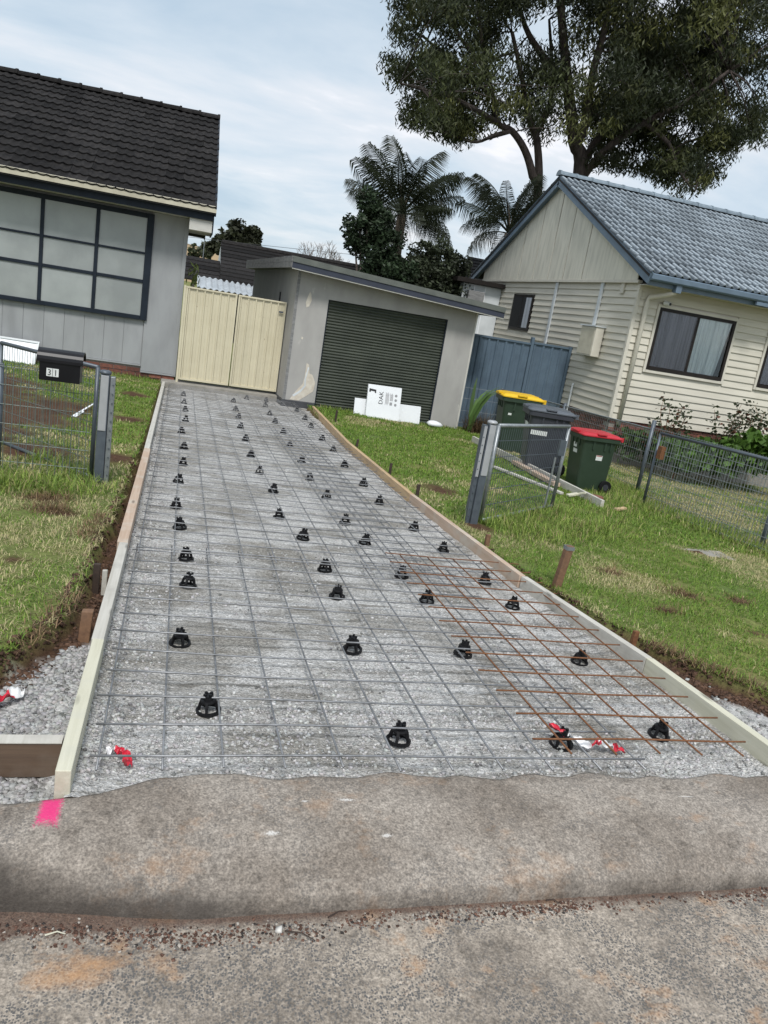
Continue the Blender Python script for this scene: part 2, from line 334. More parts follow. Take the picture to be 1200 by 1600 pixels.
# ground sheet: colours by what lies there (grass thatch, bare soil, gravel)
def ground_mat():
    m_, t, b = newmat('ground'); a = nd(t, 'ShaderNodeVertexColor', layer_name='Col'); v = world_coords(t)
    n = noise(t, v, 22, 6, 0.65); n2 = noise(t, v, 110, 3, 0.6)
    col = mixc(t, 1.0, a.outputs[0], ramp(t, n, 0.25, 0.75, (0.55,)*3, (1.45,)*3), 'MULTIPLY'); col = mixc(t, 1.0, col, ramp(t, n2, 0.3, 0.7, (0.75,)*3, (1.25,)*3), 'MULTIPLY')
    t.links.new(col, b.inputs['Base Color']); b.inputs['Roughness'].default_value = 0.95; b.inputs['Specular IOR Level'].default_value = 0.1; bump(t, b, n, 0.8, 0.02)
ground_mat()
def gravel_mat():
    m_, t, b = newmat('gravel'); v = world_coords(t)
    vo = nd(t, 'ShaderNodeTexVoronoi', Scale=95); t.links.new(v, vo.inputs['Vector'])
    big = noise(t, world_coords(t, (0.8, 1.4, 1)), 1.7, 6, 0.66, 0.4); mid = noise(t, world_coords(t, (0.9, 2.0, 1)), 8, 6, 0.72, 0.3); streak = noise(t, world_coords(t, (0.45, 4.2, 1)), 5.5, 6, 0.70); fine = noise(t, v, 75, 5, 0.75)
    sep_ = nd(t, 'ShaderNodeSeparateColor'); t.links.new(vo.outputs['Color'], sep_.inputs[0])
    col = mixc(t, ramp(t, sep_.outputs[0], 0.1, 0.95), (0.40,0.395,0.38), (0.74,0.735,0.72))
    dust = mixc(t, ramp(t, fine, 0.32, 0.68), (0.34,0.333,0.315), (0.76,0.75,0.73))
    col = mixc(t, ramp(t, mid, 0.38, 0.58), col, dust)
    col = mixc(t, 1.0, col, ramp(t, fine, 0.32, 0.66, (0.70,)*3, (1.18,)*3), 'MULTIPLY')
    damp = ramp(t, big, 0.46, 0.60, (0,)*3, (0.85,)*3); col = mixc(t, damp, col, mixc(t, 1.0, col, (0.52,0.495,0.45), 'MULTIPLY'))
    col = mixc(t, ramp(t, streak, 0.50, 0.65, (0,)*3, (0.74,)*3), col, (0.155,0.143,0.122))
    st2 = noise(t, world_coords(t, (0.35, 9, 1)), 4, 5, 0.7); col = mixc(t, ramp(t, st2, 0.56, 0.68, (0,)*3, (0.5,)*3), col, (0.12,0.112,0.10))
    col = mixc(t, ramp(t, mid, 0.60, 0.72, (0,)*3, (0.6,)*3), col, (0.17,0.155,0.135))
    t.links.new(col, b.inputs['Base Color']); b.inputs['Roughness'].default_value = 0.92; b.inputs['Specular IOR Level'].default_value = 0.15
    h = t.nodes.new('ShaderNodeMath'); h.operation = 'ADD'; t.links.new(vo.outputs['Distance'], h.inputs[0]); t.links.new(fine, h.inputs[1]); bump(t, b, h.outputs[0], 0.9, 0.012)
gravel_mat()
SCUFFS = [(0.66, 2.105, 0.045, 0.010), (0.765, 1.955, 0.028, 0.012), (0.40, 1.975, 0.040, 0.012), (1.98, 2.10, 0.05, 0.006), (0.52, 2.10, 0.02, 0.006)]
def kerb_mat(name, base, pale, agg, pink):
    m_, t, b = newmat(name); v = world_coords(t)
    big = noise(t, v, 2.6, 6, 0.62); mid = noise(t, v, 11, 6, 0.68); fine = noise(t, v, 140, 3, 0.6)
    col = mixc(t, ramp(t, big, 0.40, 0.60), base, pale); col = mixc(t, ramp(t, mid, 0.55, 0.75), col, tuple(x*0.62 for x in base))
    col = mixc(t, 1.0, col, ramp(t, fine, 0.3, 0.7, (0.60,)*3, (1.42,)*3), 'MULTIPLY')
    col = mixc(t, 1.0, col, ramp(t, noise(t, v, 55, 6, 0.75), 0.32, 0.68, (0.62,)*3, (1.36,)*3), 'MULTIPLY')
    vo = nd(t, 'ShaderNodeTexVoronoi', Scale=150); dw = nd(t, 'ShaderNodeTexNoise', Scale=160.0, Detail=2.0); t.links.new(v, dw.inputs['Vector']); dm = t.nodes.new('ShaderNodeVectorMath'); dm.operation = 'MULTIPLY_ADD'; dm.inputs[1].default_value = (0.006, 0.006, 0.006); t.links.new(dw.outputs['Color'], dm.inputs[0]); t.links.new(v, dm.inputs[2]); t.links.new(dm.outputs[0], vo.inputs['Vector']); sp = nd(t, 'ShaderNodeSeparateColor'); t.links.new(vo.outputs['Color'], sp.inputs[0])
    chip = t.nodes.new('ShaderNodeMath'); chip.operation = 'MULTIPLY'
    t.links.new(ramp(t, sp.outputs[0], 0.34, 0.42), chip.inputs[0]); t.links.new(ramp(t, vo.outputs['Distance'], 0.42, 0.60, (1,)*3, (0,)*3), chip.inputs[1])
    wear = t.nodes.new('ShaderNodeMath'); wear.operation = 'MULTIPLY'; t.links.new(chip.outputs[0], wear.inputs[0]); t.links.new(ramp(t, noise(t, v, 4.2, 6, 0.72), 0.40 if agg > 0.9 else 0.47, 0.52 if agg > 0.9 else 0.60), wear.inputs[1])
    w2 = t.nodes.new('ShaderNodeMath'); w2.operation = 'MULTIPLY'; w2.inputs[1].default_value = agg; t.links.new(wear.outputs[0], w2.inputs[0])
    col = mixc(t, w2.outputs[0], col, (0.108,0.104,0.100))
    or_ = ramp(t, noise(t, world_coords(t, (1.2, 1.6, 1)), 2.6, 6, 0.70), 0.55, 0.68, (0,)*3, (0.75 if not pink else 0.35,)*3); col = mixc(t, or_, col, (0.44,0.25,0.125))
    pl = ramp(t, noise(t, world_coords(t, (0.9, 3, 1)), 6.5, 4, 0.6), 0.70, 0.78, (0,)*3, (0.5,)*3); col = mixc(t, pl, col, (0.52,0.48,0.42))
    if not pink:                            # red-brown silt lying in the channel
        s0 = nd(t, 'ShaderNodeSeparateXYZ'); t.links.new(v, s0.inputs[0]); a0 = t.nodes.new('ShaderNodeMath'); a0.operation = 'MULTIPLY_ADD'; a0.inputs[1].default_value = 0.075; t.links.new(noise(t, v, 9, 6, 0.7), a0.inputs[0]); t.links.new(s0.outputs[1], a0.inputs[2])
        col = mixc(t, mapr(t, a0.outputs[0], 1.762, 1.792, 0.0, 0.8), col, mixc(t, ramp(t, noise(t, v, 260, 2, 0.6), 0.35, 0.65), (0.050,0.030,0.022), (0.150,0.090,0.065)))
    if pink:                                # shade and road dirt painted dark along the foot and left face, chalk scuffs
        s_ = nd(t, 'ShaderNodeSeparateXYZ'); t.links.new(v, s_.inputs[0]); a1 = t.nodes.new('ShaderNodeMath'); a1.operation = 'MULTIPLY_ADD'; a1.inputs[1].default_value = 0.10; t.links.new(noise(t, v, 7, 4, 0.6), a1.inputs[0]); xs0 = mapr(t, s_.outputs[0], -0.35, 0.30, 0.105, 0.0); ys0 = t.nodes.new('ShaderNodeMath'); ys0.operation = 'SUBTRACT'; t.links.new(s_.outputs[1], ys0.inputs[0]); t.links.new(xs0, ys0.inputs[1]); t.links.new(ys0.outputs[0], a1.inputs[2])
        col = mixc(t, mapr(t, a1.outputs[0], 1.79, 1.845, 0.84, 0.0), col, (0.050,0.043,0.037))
        for px_, py_, rx_, ry_ in SCUFFS:
            q = t.nodes.new('ShaderNodeVectorMath'); q.operation = 'SUBTRACT'; t.links.new(v, q.inputs[0]); q.inputs[1].default_value = (px_, py_, 0)
            q2 = t.nodes.new('ShaderNodeVectorMath'); q2.operation = 'MULTIPLY'; t.links.new(q.outputs[0], q2.inputs[0]); q2.inputs[1].default_value = (1/rx_, 1/ry_, 0)
            q3 = t.nodes.new('ShaderNodeVectorMath'); q3.operation = 'LENGTH'; t.links.new(q2.outputs[0], q3.inputs[0])
            q4 = t.nodes.new('ShaderNodeMath'); q4.operation = 'MULTIPLY_ADD'; q4.inputs[1].default_value = 2.6; t.links.new(noise(t, v, 210, 4, 0.75), q4.inputs[0]); t.links.new(q3.outputs['Value'], q4.inputs[2])
            col = mixc(t, mapr(t, q4.outputs[0], 1.55, 2.0, 0.8, 0.0), col, (0.62,0.60,0.57))
    if pink:                                # the spray-painted survey mark
        s_ = nd(t, 'ShaderNodeSeparateXYZ'); t.links.new(v, s_.inputs[0])
        def mm(op, a_, b_):
            n_ = t.nodes.new('ShaderNodeMath'); n_.operation = op
            for i, q in enumerate((a_, b_)):
                if isinstance(q, (int, float)): n_.inputs[i].default_value = q
                else: t.links.new(q, n_.inputs[i])
            return n_.outputs[0]
        dx = mm('DIVIDE', mm('ABSOLUTE', mm('SUBTRACT', s_.outputs[0], -0.243), 0), 0.026); dy = mm('DIVIDE', mm('ABSOLUTE', mm('SUBTRACT', s_.outputs[1], 2.055), 0), 0.060)
        d = mm('MAXIMUM', dx, dy); d = mm('ADD', d, mm('MULTIPLY', mm('SUBTRACT', noise(t, v, 220, 2, 0.7), 0.5), 1.6))
        col = mixc(t, mapr(t, d, 0.72, 1.30, 0.92, 0.0), col, (0.72,0.035,0.19))
    t.links.new(col, b.inputs['Base Color']); b.inputs['Roughness'].default_value = 0.85; b.inputs['Specular IOR Level'].default_value = 0.25
    h = t.nodes.new('ShaderNodeMath'); h.operation = 'ADD'; t.links.new(fine, h.inputs[0]); t.links.new(mid, h.inputs[1]); bump(t, b, h.outputs[0], 0.45, 0.006)
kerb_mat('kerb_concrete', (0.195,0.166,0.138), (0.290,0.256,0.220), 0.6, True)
kerb_mat('road_concrete', (0.215,0.184,0.152), (0.320,0.276,0.228), 1.0, False)
# ================================================================= THE SETTING
def grid_axis(a, b, st, lo, hi, g=1.35):
    xs = list(np.arange(a, b+1e-6, st)); s = st; x = xs[-1]
    while x < hi: s *= g; x += s; xs.append(min(x, hi))
    s = st; x = xs[0]; pre = []
    while x > lo: s *= g; x -= s; pre.append(max(x, lo))
    return np.array(pre[::-1]+xs)
LE = np.array([(-40,2.6),(-3,2.7),(-.8,2.86),(-.57,3.0),(-.47,3.25),(-.40,3.56),(-.37,3.97),(-.36,4.48),(-.33,4.98),(-.31,6),(-.29,8.2),(-.285,14.6)])
RE = np.array([(2.40,14.6),(2.28,9.8),(2.31,6.8),(2.39,5.4),(2.50,4.6),(2.58,4.1),(2.66,3.75),(2.78,3.45),(2.90,3.16),(3.06,2.92),(3.6,2.6),(40,2.5)])
def pdist(x, y, L):
    d = np.full(x.shape, 1e9)
    for (ax, ay), (bx, by) in zip(L[:-1], L[1:]):
        vx, vy = bx-ax, by-ay; t = np.clip(((x-ax)*vx+(y-ay)*vy)/(vx*vx+vy*vy), 0, 1); d = np.minimum(d, np.hypot(x-ax-t*vx, y-ay-t*vy))
    return d
def lawn_sd(x, y):                          # signed distance into the turf (positive = turf)
    wob = (fbm(x, y, 7, 20)-0.5)*0.09
    dl = pdist(x, y, LE); il = (x < -0.285) & (y > np.interp(x, LE[:,0], LE[:,1]))
    dr = pdist(x, y, RE); xr = np.interp(y, RE[::-1][:,1], RE[::-1][:,0]); ir = (x > xr)
    sd_ = np.where(x < 1, np.where(il, dl, -dl), np.where(ir, dr, -dr)); return np.where((y > 14.2) & ~((x > -0.25) & (x < 1.95) & (y < 15.4)), 1.0, sd_) + wob*(np.abs(x) > 0)
def Pn(x, y):
    yy = np.minimum(y, 16); return 0.1263-0.03053*yy-0.00978*np.clip(x, -30, 40)
def lawn_n(x, y): return Pn(x, y)-0.03*np.clip(x-2.6, 0, 12)
BARE = [(-.82,5.45,.20,.14),(-.66,5.15,.20,.12),(-.75,4.15,.10,.10),(-2.6,10.6,1.5,3.0),(-1.9,8.8,1.3,2.6),(-1.4,9.8,.6,1.8),(-1.15,7.1,.5,.5),(3.35,4.94,.12,.10),(3.74,4.56,.17,.12),(4.25,4.56,.14,.09),(3.29,4.13,.16,.07),(3.83,3.87,.10,.06),(2.62,5.9,.2,.3),(5.05,6.05,.28,.16),(3.6,13.2,.25,.12),(-.45,7.1,.22,.4),(-.6,12.2,.3,.4),(-.5,9.6,.25,.3),(2.75,7.4,.3,.35)]
def bare(x, y):
    m_ = np.zeros(np.shape(x))
    for a, b, rx, ry in BARE:
        q = 1-np.hypot((x-a)/rx, (y-b)/ry); m_ = np.maximum(m_, np.clip(q*1.6+(fbm(x, y, 5, 31)-0.5)*1.3, 0, 1)*(q > -0.35))
    return m_
xs = grid_axis(-4.2, 9.0, 0.04, -500, 600); ys = grid_axis(2.02, 15.0, 0.04, 2.02, 900)
X, Y = np.meshgrid(xs, ys); sdv = lawn_sd(X, Y); t_ = np.clip(sdv/0.07+0.5, 0, 1); t_ = t_*t_*(3-2*t_)
low = Pn(X, Y)-np.where(X < 1, 0.115, 0.075); low = low+np.where((X > -0.2) & (X < 2.3) & (Y < 15.4), -0.08, 0)
Z = low*(1-t_)+lawn_n(X, Y)*t_
near = (X > -4.2) & (X < 9) & (Y < 15)
Z = Z+near*((fbm(X, Y, 9, 3)-0.5)*0.022+(1-t_)*(fbm(X, Y, 22, 6)-0.5)*0.035+np.exp(-((sdv-0.03)/0.06)**2)*(fbm(X, Y, 16, 9)-0.35)*0.03)
Z = np.where(Y > 60, Z-0.0, Z)
gmask = np.clip(((np.where(X < 1, 3.30+(X+.35)*1.9, 3.02-(X-2.8)*0.9)-Y)+(fbm(X, Y, 8, 40)-0.5)*0.35)/0.10, 0, 1)*(1-t_)
bm_ = bare(X, Y)
turf = np.stack([0.15+0*X, 0.165+0*X, 0.055+0*X], -1); dry = fbm(X, Y, 1.3, 50); turf = turf+(dry[..., None]-0.5)*np.array([0.12, 0.05, 0.03])
soil = np.array([0.078,0.044,0.028])*(0.7+0.6*fbm(X, Y, 4, 60))[..., None]; grav = np.array([0.42,0.415,0.40])*(0.75+0.5*fbm(X, Y, 12, 70))[..., None]
tt = (t_*(1-bm_))[..., None]; colr = soil*(1-tt)+turf*tt; colr = colr*(1-gmask[..., None])+grav*gmask[..., None]
nx, ny = len(xs), len(ys); idx = np.arange(nx*ny).reshape(ny, nx)
faces = np.stack([idx[:-1,:-1], idx[:-1,1:], idx[1:,1:], idx[1:,:-1]], -1).reshape(-1, 4)
me = npmesh('ground', np.stack([X, Y, Z], -1).reshape(-1, 3), faces, np.clip(colr, 0.004, 1).reshape(-1, 3))
place('ground', me, 'ground', smooth=True, kind='structure')

# driveway bed of crushed rock between the forms
def fxR(y): return np.interp(y, [2.1,3.2,4.45,6.8,9.8,13.7,14.4], [2.545,2.50,2.345,2.245,2.225,2.395,2.42])
def bed_z(x, y):
    return Pn(x, y)-0.062+(fbm(x, y, 6, 80)-0.5)*0.018+(fbm(x, y, 28, 83)-0.5)*0.012
vy = np.concatenate([np.arange(2.12, 5, 0.02), np.arange(5, 14.75, 0.04)]); ux = np.linspace(0, 1, 130)
Yd, U = np.meshgrid(vy, ux, indexing='ij'); Xd = -0.215+U*(fxR(Yd)+0.02+0.215); Zd = bed_z(Xd, Yd)
edge = np.minimum(Xd+0.2, fxR(Yd)-Xd); Zd = Zd+0.02*np.exp(-(edge/0.06)**2)*(Yd < 9)
idx = np.arange(Yd.size).reshape(Yd.shape); faces = np.stack([idx[:-1,:-1], idx[:-1,1:], idx[1:,1:], idx[1:,:-1]], -1).reshape(-1, 4)
place('driveway_bed', npmesh('driveway_bed', np.stack([Xd, Yd, Zd], -1).reshape(-1, 3), faces), 'gravel', smooth=True, kind='structure')

# kerb: a layback crossing that rises to an upright kerb at the left end
def kerb_profile(x):
    s = min(max((0.22-x)/0.62, 0), 1); s = s*s*(3-2*s)
    s2 = min(max((x-3.6)/0.6, 0), 1); s = max(s, s2)
    back = 2.235+0.012*math.sin(x*9)+0.01*math.sin(x*23+1); zt = P(x, 2.2)-0.042
    A = [(back, zt-0.25), (back, zt), (back-0.02, zt+0.004), (2.08, 0.012-0.004*x), (1.95, -0.012), (1.86, -0.035), (1.800, -0.056), (1.772, -0.074), (1.758, -0.135)]
    B = [(2.09, zt-0.25), (2.09, zt+0.004), (2.06, zt+0.015), (1.97, zt+0.018), (1.885, zt+0.010), (1.855, zt-0.02), (1.840, zt-0.06), (1.832, -0.085), (1.828, -0.14)]
    return [(a[0]*(1-s)+b[0]*s, a[1]*(1-s)+b[1]*s) for a, b in zip(A, B)]
xk = list(np.arange(-3, 5.5, 0.03)); xk = [-80, -30, -10]+xk+[12, 40, 90]
secs = []
for x in xk:
    pr = kerb_profile(x); pts = []
    for (a, b), (c, d) in zip(pr[:-1], pr[1:]):
        for q in (0, 0.5): pts.append((x, a+(c-a)*q, b+(d-b)*q))
    pts.append((x, *pr[-1])); secs.append(pts)
n_ = len(secs[0]); V = []; F = []
for s_ in secs:
    for q, (a, b, c) in enumerate(s_):
        jit = 0.006*(vnoise(a, b, 18, 5)-0.5) if 1 < q else 0
        chip = 0.012*(float(vnoise(a, 0.3, 14, 8))-0.5) if q in (2, 3) and -0.5 < a < 3.4 else 0
        V.append((a, b+chip, c+float(jit)))
for i in range(len(secs)-1):
    for q in range(n_-1): F.append((i*n_+q, (i+1)*n_+q, (i+1)*n_+q+1, i*n_+q+1))
me = npmesh('kerb', V, F); me.flip_normals() if False else None
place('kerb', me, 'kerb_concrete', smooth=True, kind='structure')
# road: concrete gutter pan, then the carriageway behind the camera
xr = np.concatenate([[-90,-40,-15,-6], np.arange(-3, 5.5, 0.05), [8,20,50,90]]); yr = np.concatenate([[-60,-20,-7,-3,-1], np.arange(0, 1.95, 0.04), [1.96]])
Xr, Yr = np.meshgrid(xr, yr); Zr = -0.112-0.022*np.clip((1.78-Yr)/0.45, 0, 1)+0.03*np.clip((1.0-Yr)/2.5, 0, 1)+(fbm(Xr, Yr, 5, 90)-0.5)*0.010
idx = np.arange(Xr.size).reshape(Xr.shape); faces = np.stack([idx[:-1,:-1], idx[:-1,1:], idx[1:,1:], idx[1:,:-1]], -1).reshape(-1, 4)
place('road', npmesh('road', np.stack([Xr, Yr, Zr], -1).reshape(-1, 3), faces), 'road_concrete', smooth=True, kind='structure')
def road_z(x, y): return -0.112-0.022*np.clip((1.78-y)/0.45, 0, 1)+(fbm(x, y, 5, 90)-0.5)*0.010

# far dry hill beyond the houses
hv = []; hf = []; H_ = [(-260,0),(-180,9),(-110,22),(-60,30),(-10,33),(40,29),(90,20),(160,12),(260,6),(340,0)]
for i, (x, h) in enumerate(H_): hv += [(x, 640, -1), (x, 760, h), (x, 900, h*1.15)]
for i in range(len(H_)-1):
    for q in range(2): hf.append((i*3+q, i*3+3+q, i*3+4+q, i*3+1+q))
hm = bpy.data.meshes.new('hill'); hm.from_pydata(hv, [], hf); hm.update(); place('hill', hm, 'hill_grass', smooth=True, kind='structure')

# ---------------------------------------------------------------- loose stones (countless: one object each bed)
def stones(name, xy, zf, size, colf, flat=0.7):
    n = len(xy); cube = np.array([(-1,-1,-1),(1,-1,-1),(1,1,-1),(-1,1,-1),(-1,-1,1),(1,-1,1),(1,1,1),(-1,1,1)], float)*0.55
    fc = np.array([(0,3,2,1),(4,5,6,7),(0,1,5,4),(1,2,6,5),(2,3,7,6),(3,0,4,7)])
    v = cube[None]*(0.65+0.7*rng.random((n, 8, 3))); sc = size*(0.42+rng.random(n)**3*2.0); v = v*sc[:, None, None]; v[..., 2] *= flat
    a = rng.random(n)*6.28; b = (rng.random(n)-0.5)*1.2; ca, sa, cb, sb = np.cos(a)[:, None], np.sin(a)[:, None], np.cos(b)[:, None], np.sin(b)[:, None]
    y1 = v[..., 1]*cb-v[..., 2]*sb; z1 = v[..., 1]*sb+v[..., 2]*cb; x2 = v[..., 0]*ca-y1*sa; y2 = v[..., 0]*sa+y1*ca
    v = np.stack([x2+xy[:, 0:1], y2+xy[:, 1:2], z1+zf(xy[:, 0], xy[:, 1])[:, None]+sc[:, None]*0.15], -1)
    c = np.repeat(colf(n, xy)[:, None, :], 8, 1).reshape(-1, 3); f = (fc[None]+8*np.arange(n)[:, None, None]).reshape(-1, 4)
    return npmesh(name, v.reshape(-1, 3), f, c)
def sample(n, x0, x1, y0, y1): return np.stack([x0+(x1-x0)*rng.random(n), y0+(y1-y0)*rng.random(n)], 1)
def greys(n, xy):
    g = 0.30+0.26*rng.random(n)**1.2; g = np.where(rng.random(n) < 0.05, 0.16, g); tone = 1+(rng.random((n, 3))-0.5)*0.06
    return g[:, None]*tone*np.array([1, 0.985, 0.96])
pts = [sample(9000, -.2, 2.5, 2.22, 2.75), sample(6500, -.2, 2.5, 2.6, 3.4), sample(6500, -.2, 2.4, 3.3, 5.0), sample(6000, -.2, 2.3, 5.0, 9.0)]
e1 = sample(5000, -.2, 2.5, 2.3, 9.0); e1[:, 0] = np.where(rng.random(5000) < 0.62, -.2+rng.random(5000)**1.6*0.20, fxR(e1[:, 1])-0.02-rng.random(5000)**1.6*0.22); pts.append(e1)
xy = np.concatenate(pts); ok = (xy[:, 0] < fxR(xy[:, 1])-0.015) & (fbm(xy[:, 0], xy[:, 1], 3.2, 95) > 0.43+0.24*rng.random(len(xy)))
ok |= (xy[:, 0] < -0.02) | ((xy[:, 1] < 2.5) & (rng.random(len(xy)) < .75)); ok &= xy[:, 0] < fxR(xy[:, 1])-0.015
xy = xy[ok]
o = place('crushed_rock', stones('crushed_rock', xy, lambda x, y: bed_z(x, y)+0.02*np.exp(-(np.minimum(x+0.2, fxR(y)-x)/0.06)**2)*(y < 9), 0.0052, greys), 'stone', kind='stuff')
tag(o, 'loose pale grey crushed rock lying over the driveway bed', 'gravel')
# loose rock beside the form and behind the cross board
from_z = lambda x, y: np.where(x < 1, Pn(x, y)-0.115, Pn(x, y)-0.075)+(fbm(x, y, 9, 3)-0.5)*0.022
xy = np.concatenate([sample(22000, -1.1, -.25, 2.08, 3.35), sample(2200, 2.57, 3.3, 2.3, 3.2)])
lim = np.where(xy[:, 0] < 1, 3.28+(xy[:, 0]+.35)*1.9, 3.0-(xy[:, 0]-2.8)*0.9); ok = (xy[:, 1] < lim+0.08*(rng.random(len(xy))-0.5)+(rng.random(len(xy)) < 0.05)*0.25) & (lawn_sd(xy[:, 0], xy[:, 1]) < 0) & ((xy[:, 0] > 1) | (xy[:, 1] > 2.10-(-.25-xy[:, 0])*.4))
ok &= ~((xy[:, 0] < 1) & (xy[:, 1] > 2.325) & (xy[:, 1] < 2.385))
o = place('verge_rock', stones('verge_rock', xy[ok], from_z, 0.0075, lambda n, xy: greys(n, xy)*0.8), 'stone', kind='stuff')
tag(o, 'loose grey rock in the dug strip outside the formwork boards', 'gravel')
# red-brown grit washed along the gutter
n = 7000; gx = -0.6+rng.random(n)*3.0; gy = np.interp(gx, [-.6,-.33,.15,.7,2.4], [1.80,1.79,1.715,1.725,1.735])+rng.normal(0, 0.014, n)-np.abs(rng.normal(0, 0.022, n))*(gx < .6)
ok = fbm(gx, gy*0+1, 3, 99) > 0.28+0.3*rng.random(n)
def grit(n, xy):
    c = np.array([0.11,0.06,0.043])[None]*(0.5+1.1*rng.random((n, 1))); q = rng.random(n); c = np.where((q < 0.15)[:, None], np.array([[0.36,0.33,0.29]]), c); return np.where((q > 0.85)[:, None], np.array([[0.035,0.03,0.028]]), c)
o = place('gutter_grit', stones('gutter_grit', np.stack([gx, gy], 1)[ok], lambda x, y: road_z(x, y)-0.001, 0.0030, grit), 'stone', kind='stuff')
tag(o, 'reddish grit and crumbs washed into the gutter line', 'grit')
# clods along the cut turf edge
n = 5000; k_ = rng.integers(3, 11, n); tt_ = rng.random(n); A_ = LE[np.minimum(k_, 10)]; B_ = LE[np.minimum(k_+1, 11)]; cl = A_+(B_-A_)*tt_[:, None]+np.stack([rng.random(n)*0.16-0.05, -rng.random(n)*0.14+0.03], 1)
k_ = rng.integers(1, 10, 4200); tt_ = rng.random(4200); A_ = RE[k_]; B_ = RE[k_+1]; cr = A_+(B_-A_)*tt_[:, None]+np.stack([-rng.random(4200)*0.16+0.05, -rng.random(4200)*0.14+0.03], 1)
cr = cr[(cr[:, 0] > fxR(cr[:, 1])+0.05) & (cr[:, 0] < 3.4)]; cl = cl[(cl[:, 0] < -0.26) & (cl[:, 1] < 9)]; xy = np.concatenate([cl, cr])
def g_z(x, y):
    s_ = lawn_sd(x, y); t0 = np.clip(s_/0.07+0.5, 0, 1); t0 = t0*t0*(3-2*t0); return (Pn(x, y)-np.where(x < 1, 0.115, 0.075))*(1-t0)+lawn_n(x, y)*t0
def brown(n, xy): return np.array([0.085,0.048,0.031])[None]*(0.45+1.1*rng.random((n, 1)))
o = place('soil_crumbs', stones('soil_crumbs', xy, g_z, 0.0075, brown), 'stone', kind='stuff')
tag(o, 'dark brown soil crumbs fallen from the cut turf edges', 'soil')

# ---------------------------------------------------------------- grass blades
def grass(name, xy, length, width, lean, colf):
    n = len(xy); z0 = lawn_n(xy[:, 0], xy[:, 1])-0.008+(fbm(xy[:, 0], xy[:, 1], 9, 3)-0.5)*0.022
    a = rng.random(n)*2*np.pi; le = length*(0.55+0.9*rng.random(n)); ln = lean*(0.3+1.2*rng.random(n)); w_ = width*(0.7+0.6*rng.random(n))
    dx, dy = np.cos(a), np.sin(a); px_, py_ = -dy, dx; b = np.stack([xy[:, 0], xy[:, 1], z0], 1)
    d = np.stack([dx, dy, 0*dx], 1); pp = np.stack([px_, py_, 0*dx], 1); up = np.array([0, 0, 1.0])[None]
    mid = b+d*(le*np.sin(ln)*0.4)[:, None]+up*(le*np.cos(ln*0.6)*0.55)[:, None]; tip = b+d*(le*np.sin(ln))[:, None]+up*(le*np.maximum(np.cos(ln), 0.12))[:, None]
    w3 = (w_/2)[:, None]; v = np.stack([b-pp*w3, b+pp*w3, mid+pp*w3*0.8, mid-pp*w3*0.8, tip], 1)
    base = 5*np.arange(n)[:, None]; f = np.concatenate([base+np.array([[0,1,2]]), base+np.array([[0,2,3]]), base+np.array([[3,2,4]])])
    c = colf(xy, n); cc = np.repeat(c[:, None, :], 5, 1)
    return npmesh(name, v.reshape(-1, 3), f, cc.reshape(-1, 3))
def turfcol(xy, n):
    g = fbm(xy[:, 0], xy[:, 1], 1.1, 50)+0.25*(fbm(xy[:, 0], xy[:, 1], 6, 55)-0.5); side = np.where(xy[:, 0] < 1, 0.02, 0.06)+np.where(xy[:, 1] > 6.2, 0.05, -0.03)
    side = np.where(xy[:, 0] > 6.5, -0.16, side); dryp = np.clip((0.50-g-side)*4+np.where(xy[:, 0] < 1, 0.20, 0.06), 0.03, 0.85); q = rng.random(n)
    green = np.array([0.115,0.215,0.028])[None]*(0.55+0.9*rng.random((n, 1))); lime = np.array([0.215,0.310,0.052])[None]*(0.7+0.5*rng.random((n, 1))); straw = np.array([0.52,0.46,0.25])[None]*(0.5+0.8*rng.random((n, 1)))
    c = np.where((rng.random(n) < 0.45)[:, None], lime, green); return np.where((q < dryp)[:, None], straw, c)
def inview(xy, mg=2.0): return (xy[:, 0] > -0.30*xy[:, 1]-mg) & (xy[:, 0] < 0.98*xy[:, 1]+mg)
def keep(xy, thr=0.0): return xy[inview(xy) & (lawn_sd(xy[:, 0], xy[:, 1]) > thr) & (bare(xy[:, 0], xy[:, 1]) < 0.25+0.5*rng.random(len(xy))) & (fbm(xy[:, 0], xy[:, 1], 5, 66) > 0.22+0.15*rng.random(len(xy)))]
a_ = keep(np.concatenate([sample(75000, -3.0, -.28, 2.7, 6.2), sample(205000, 2.3, 8.4, 2.5, 6.2)]))
me1 = grass('lawn_grass', a_, 0.038, 0.0040, 1.28, turfcol)
o = place('lawn_grass', me1, 'grass', kind='stuff'); tag(o, 'short mown grass of green and straw blades in the near verge', 'grass')
b_ = keep(np.concatenate([sample(90000, -4.5, -.28, 6.2, 14.9), sample(230000, 2.25, 12, 6.2, 14.8)]))
gx0, gy0, gth = 1.9, 14.15, math.radians(3)
inside = ((b_[:, 0]-gx0)*(-math.sin(gth))+(b_[:, 1]-gy0)*math.cos(gth) > -0.02) & (b_[:, 0] > 1.5) & (b_[:, 0] < 5.6); b_ = b_[~inside]; b_ = b_[~((b_[:, 0] > 7.9) & (b_[:, 1] > 12.95))]
o = place('yard_grass', grass('yard_grass', b_, 0.043, 0.0085, 0.95, turfcol), 'grass', kind='stuff'); tag(o, 'fresh green lawn grass inside the yards behind the fences', 'grass')
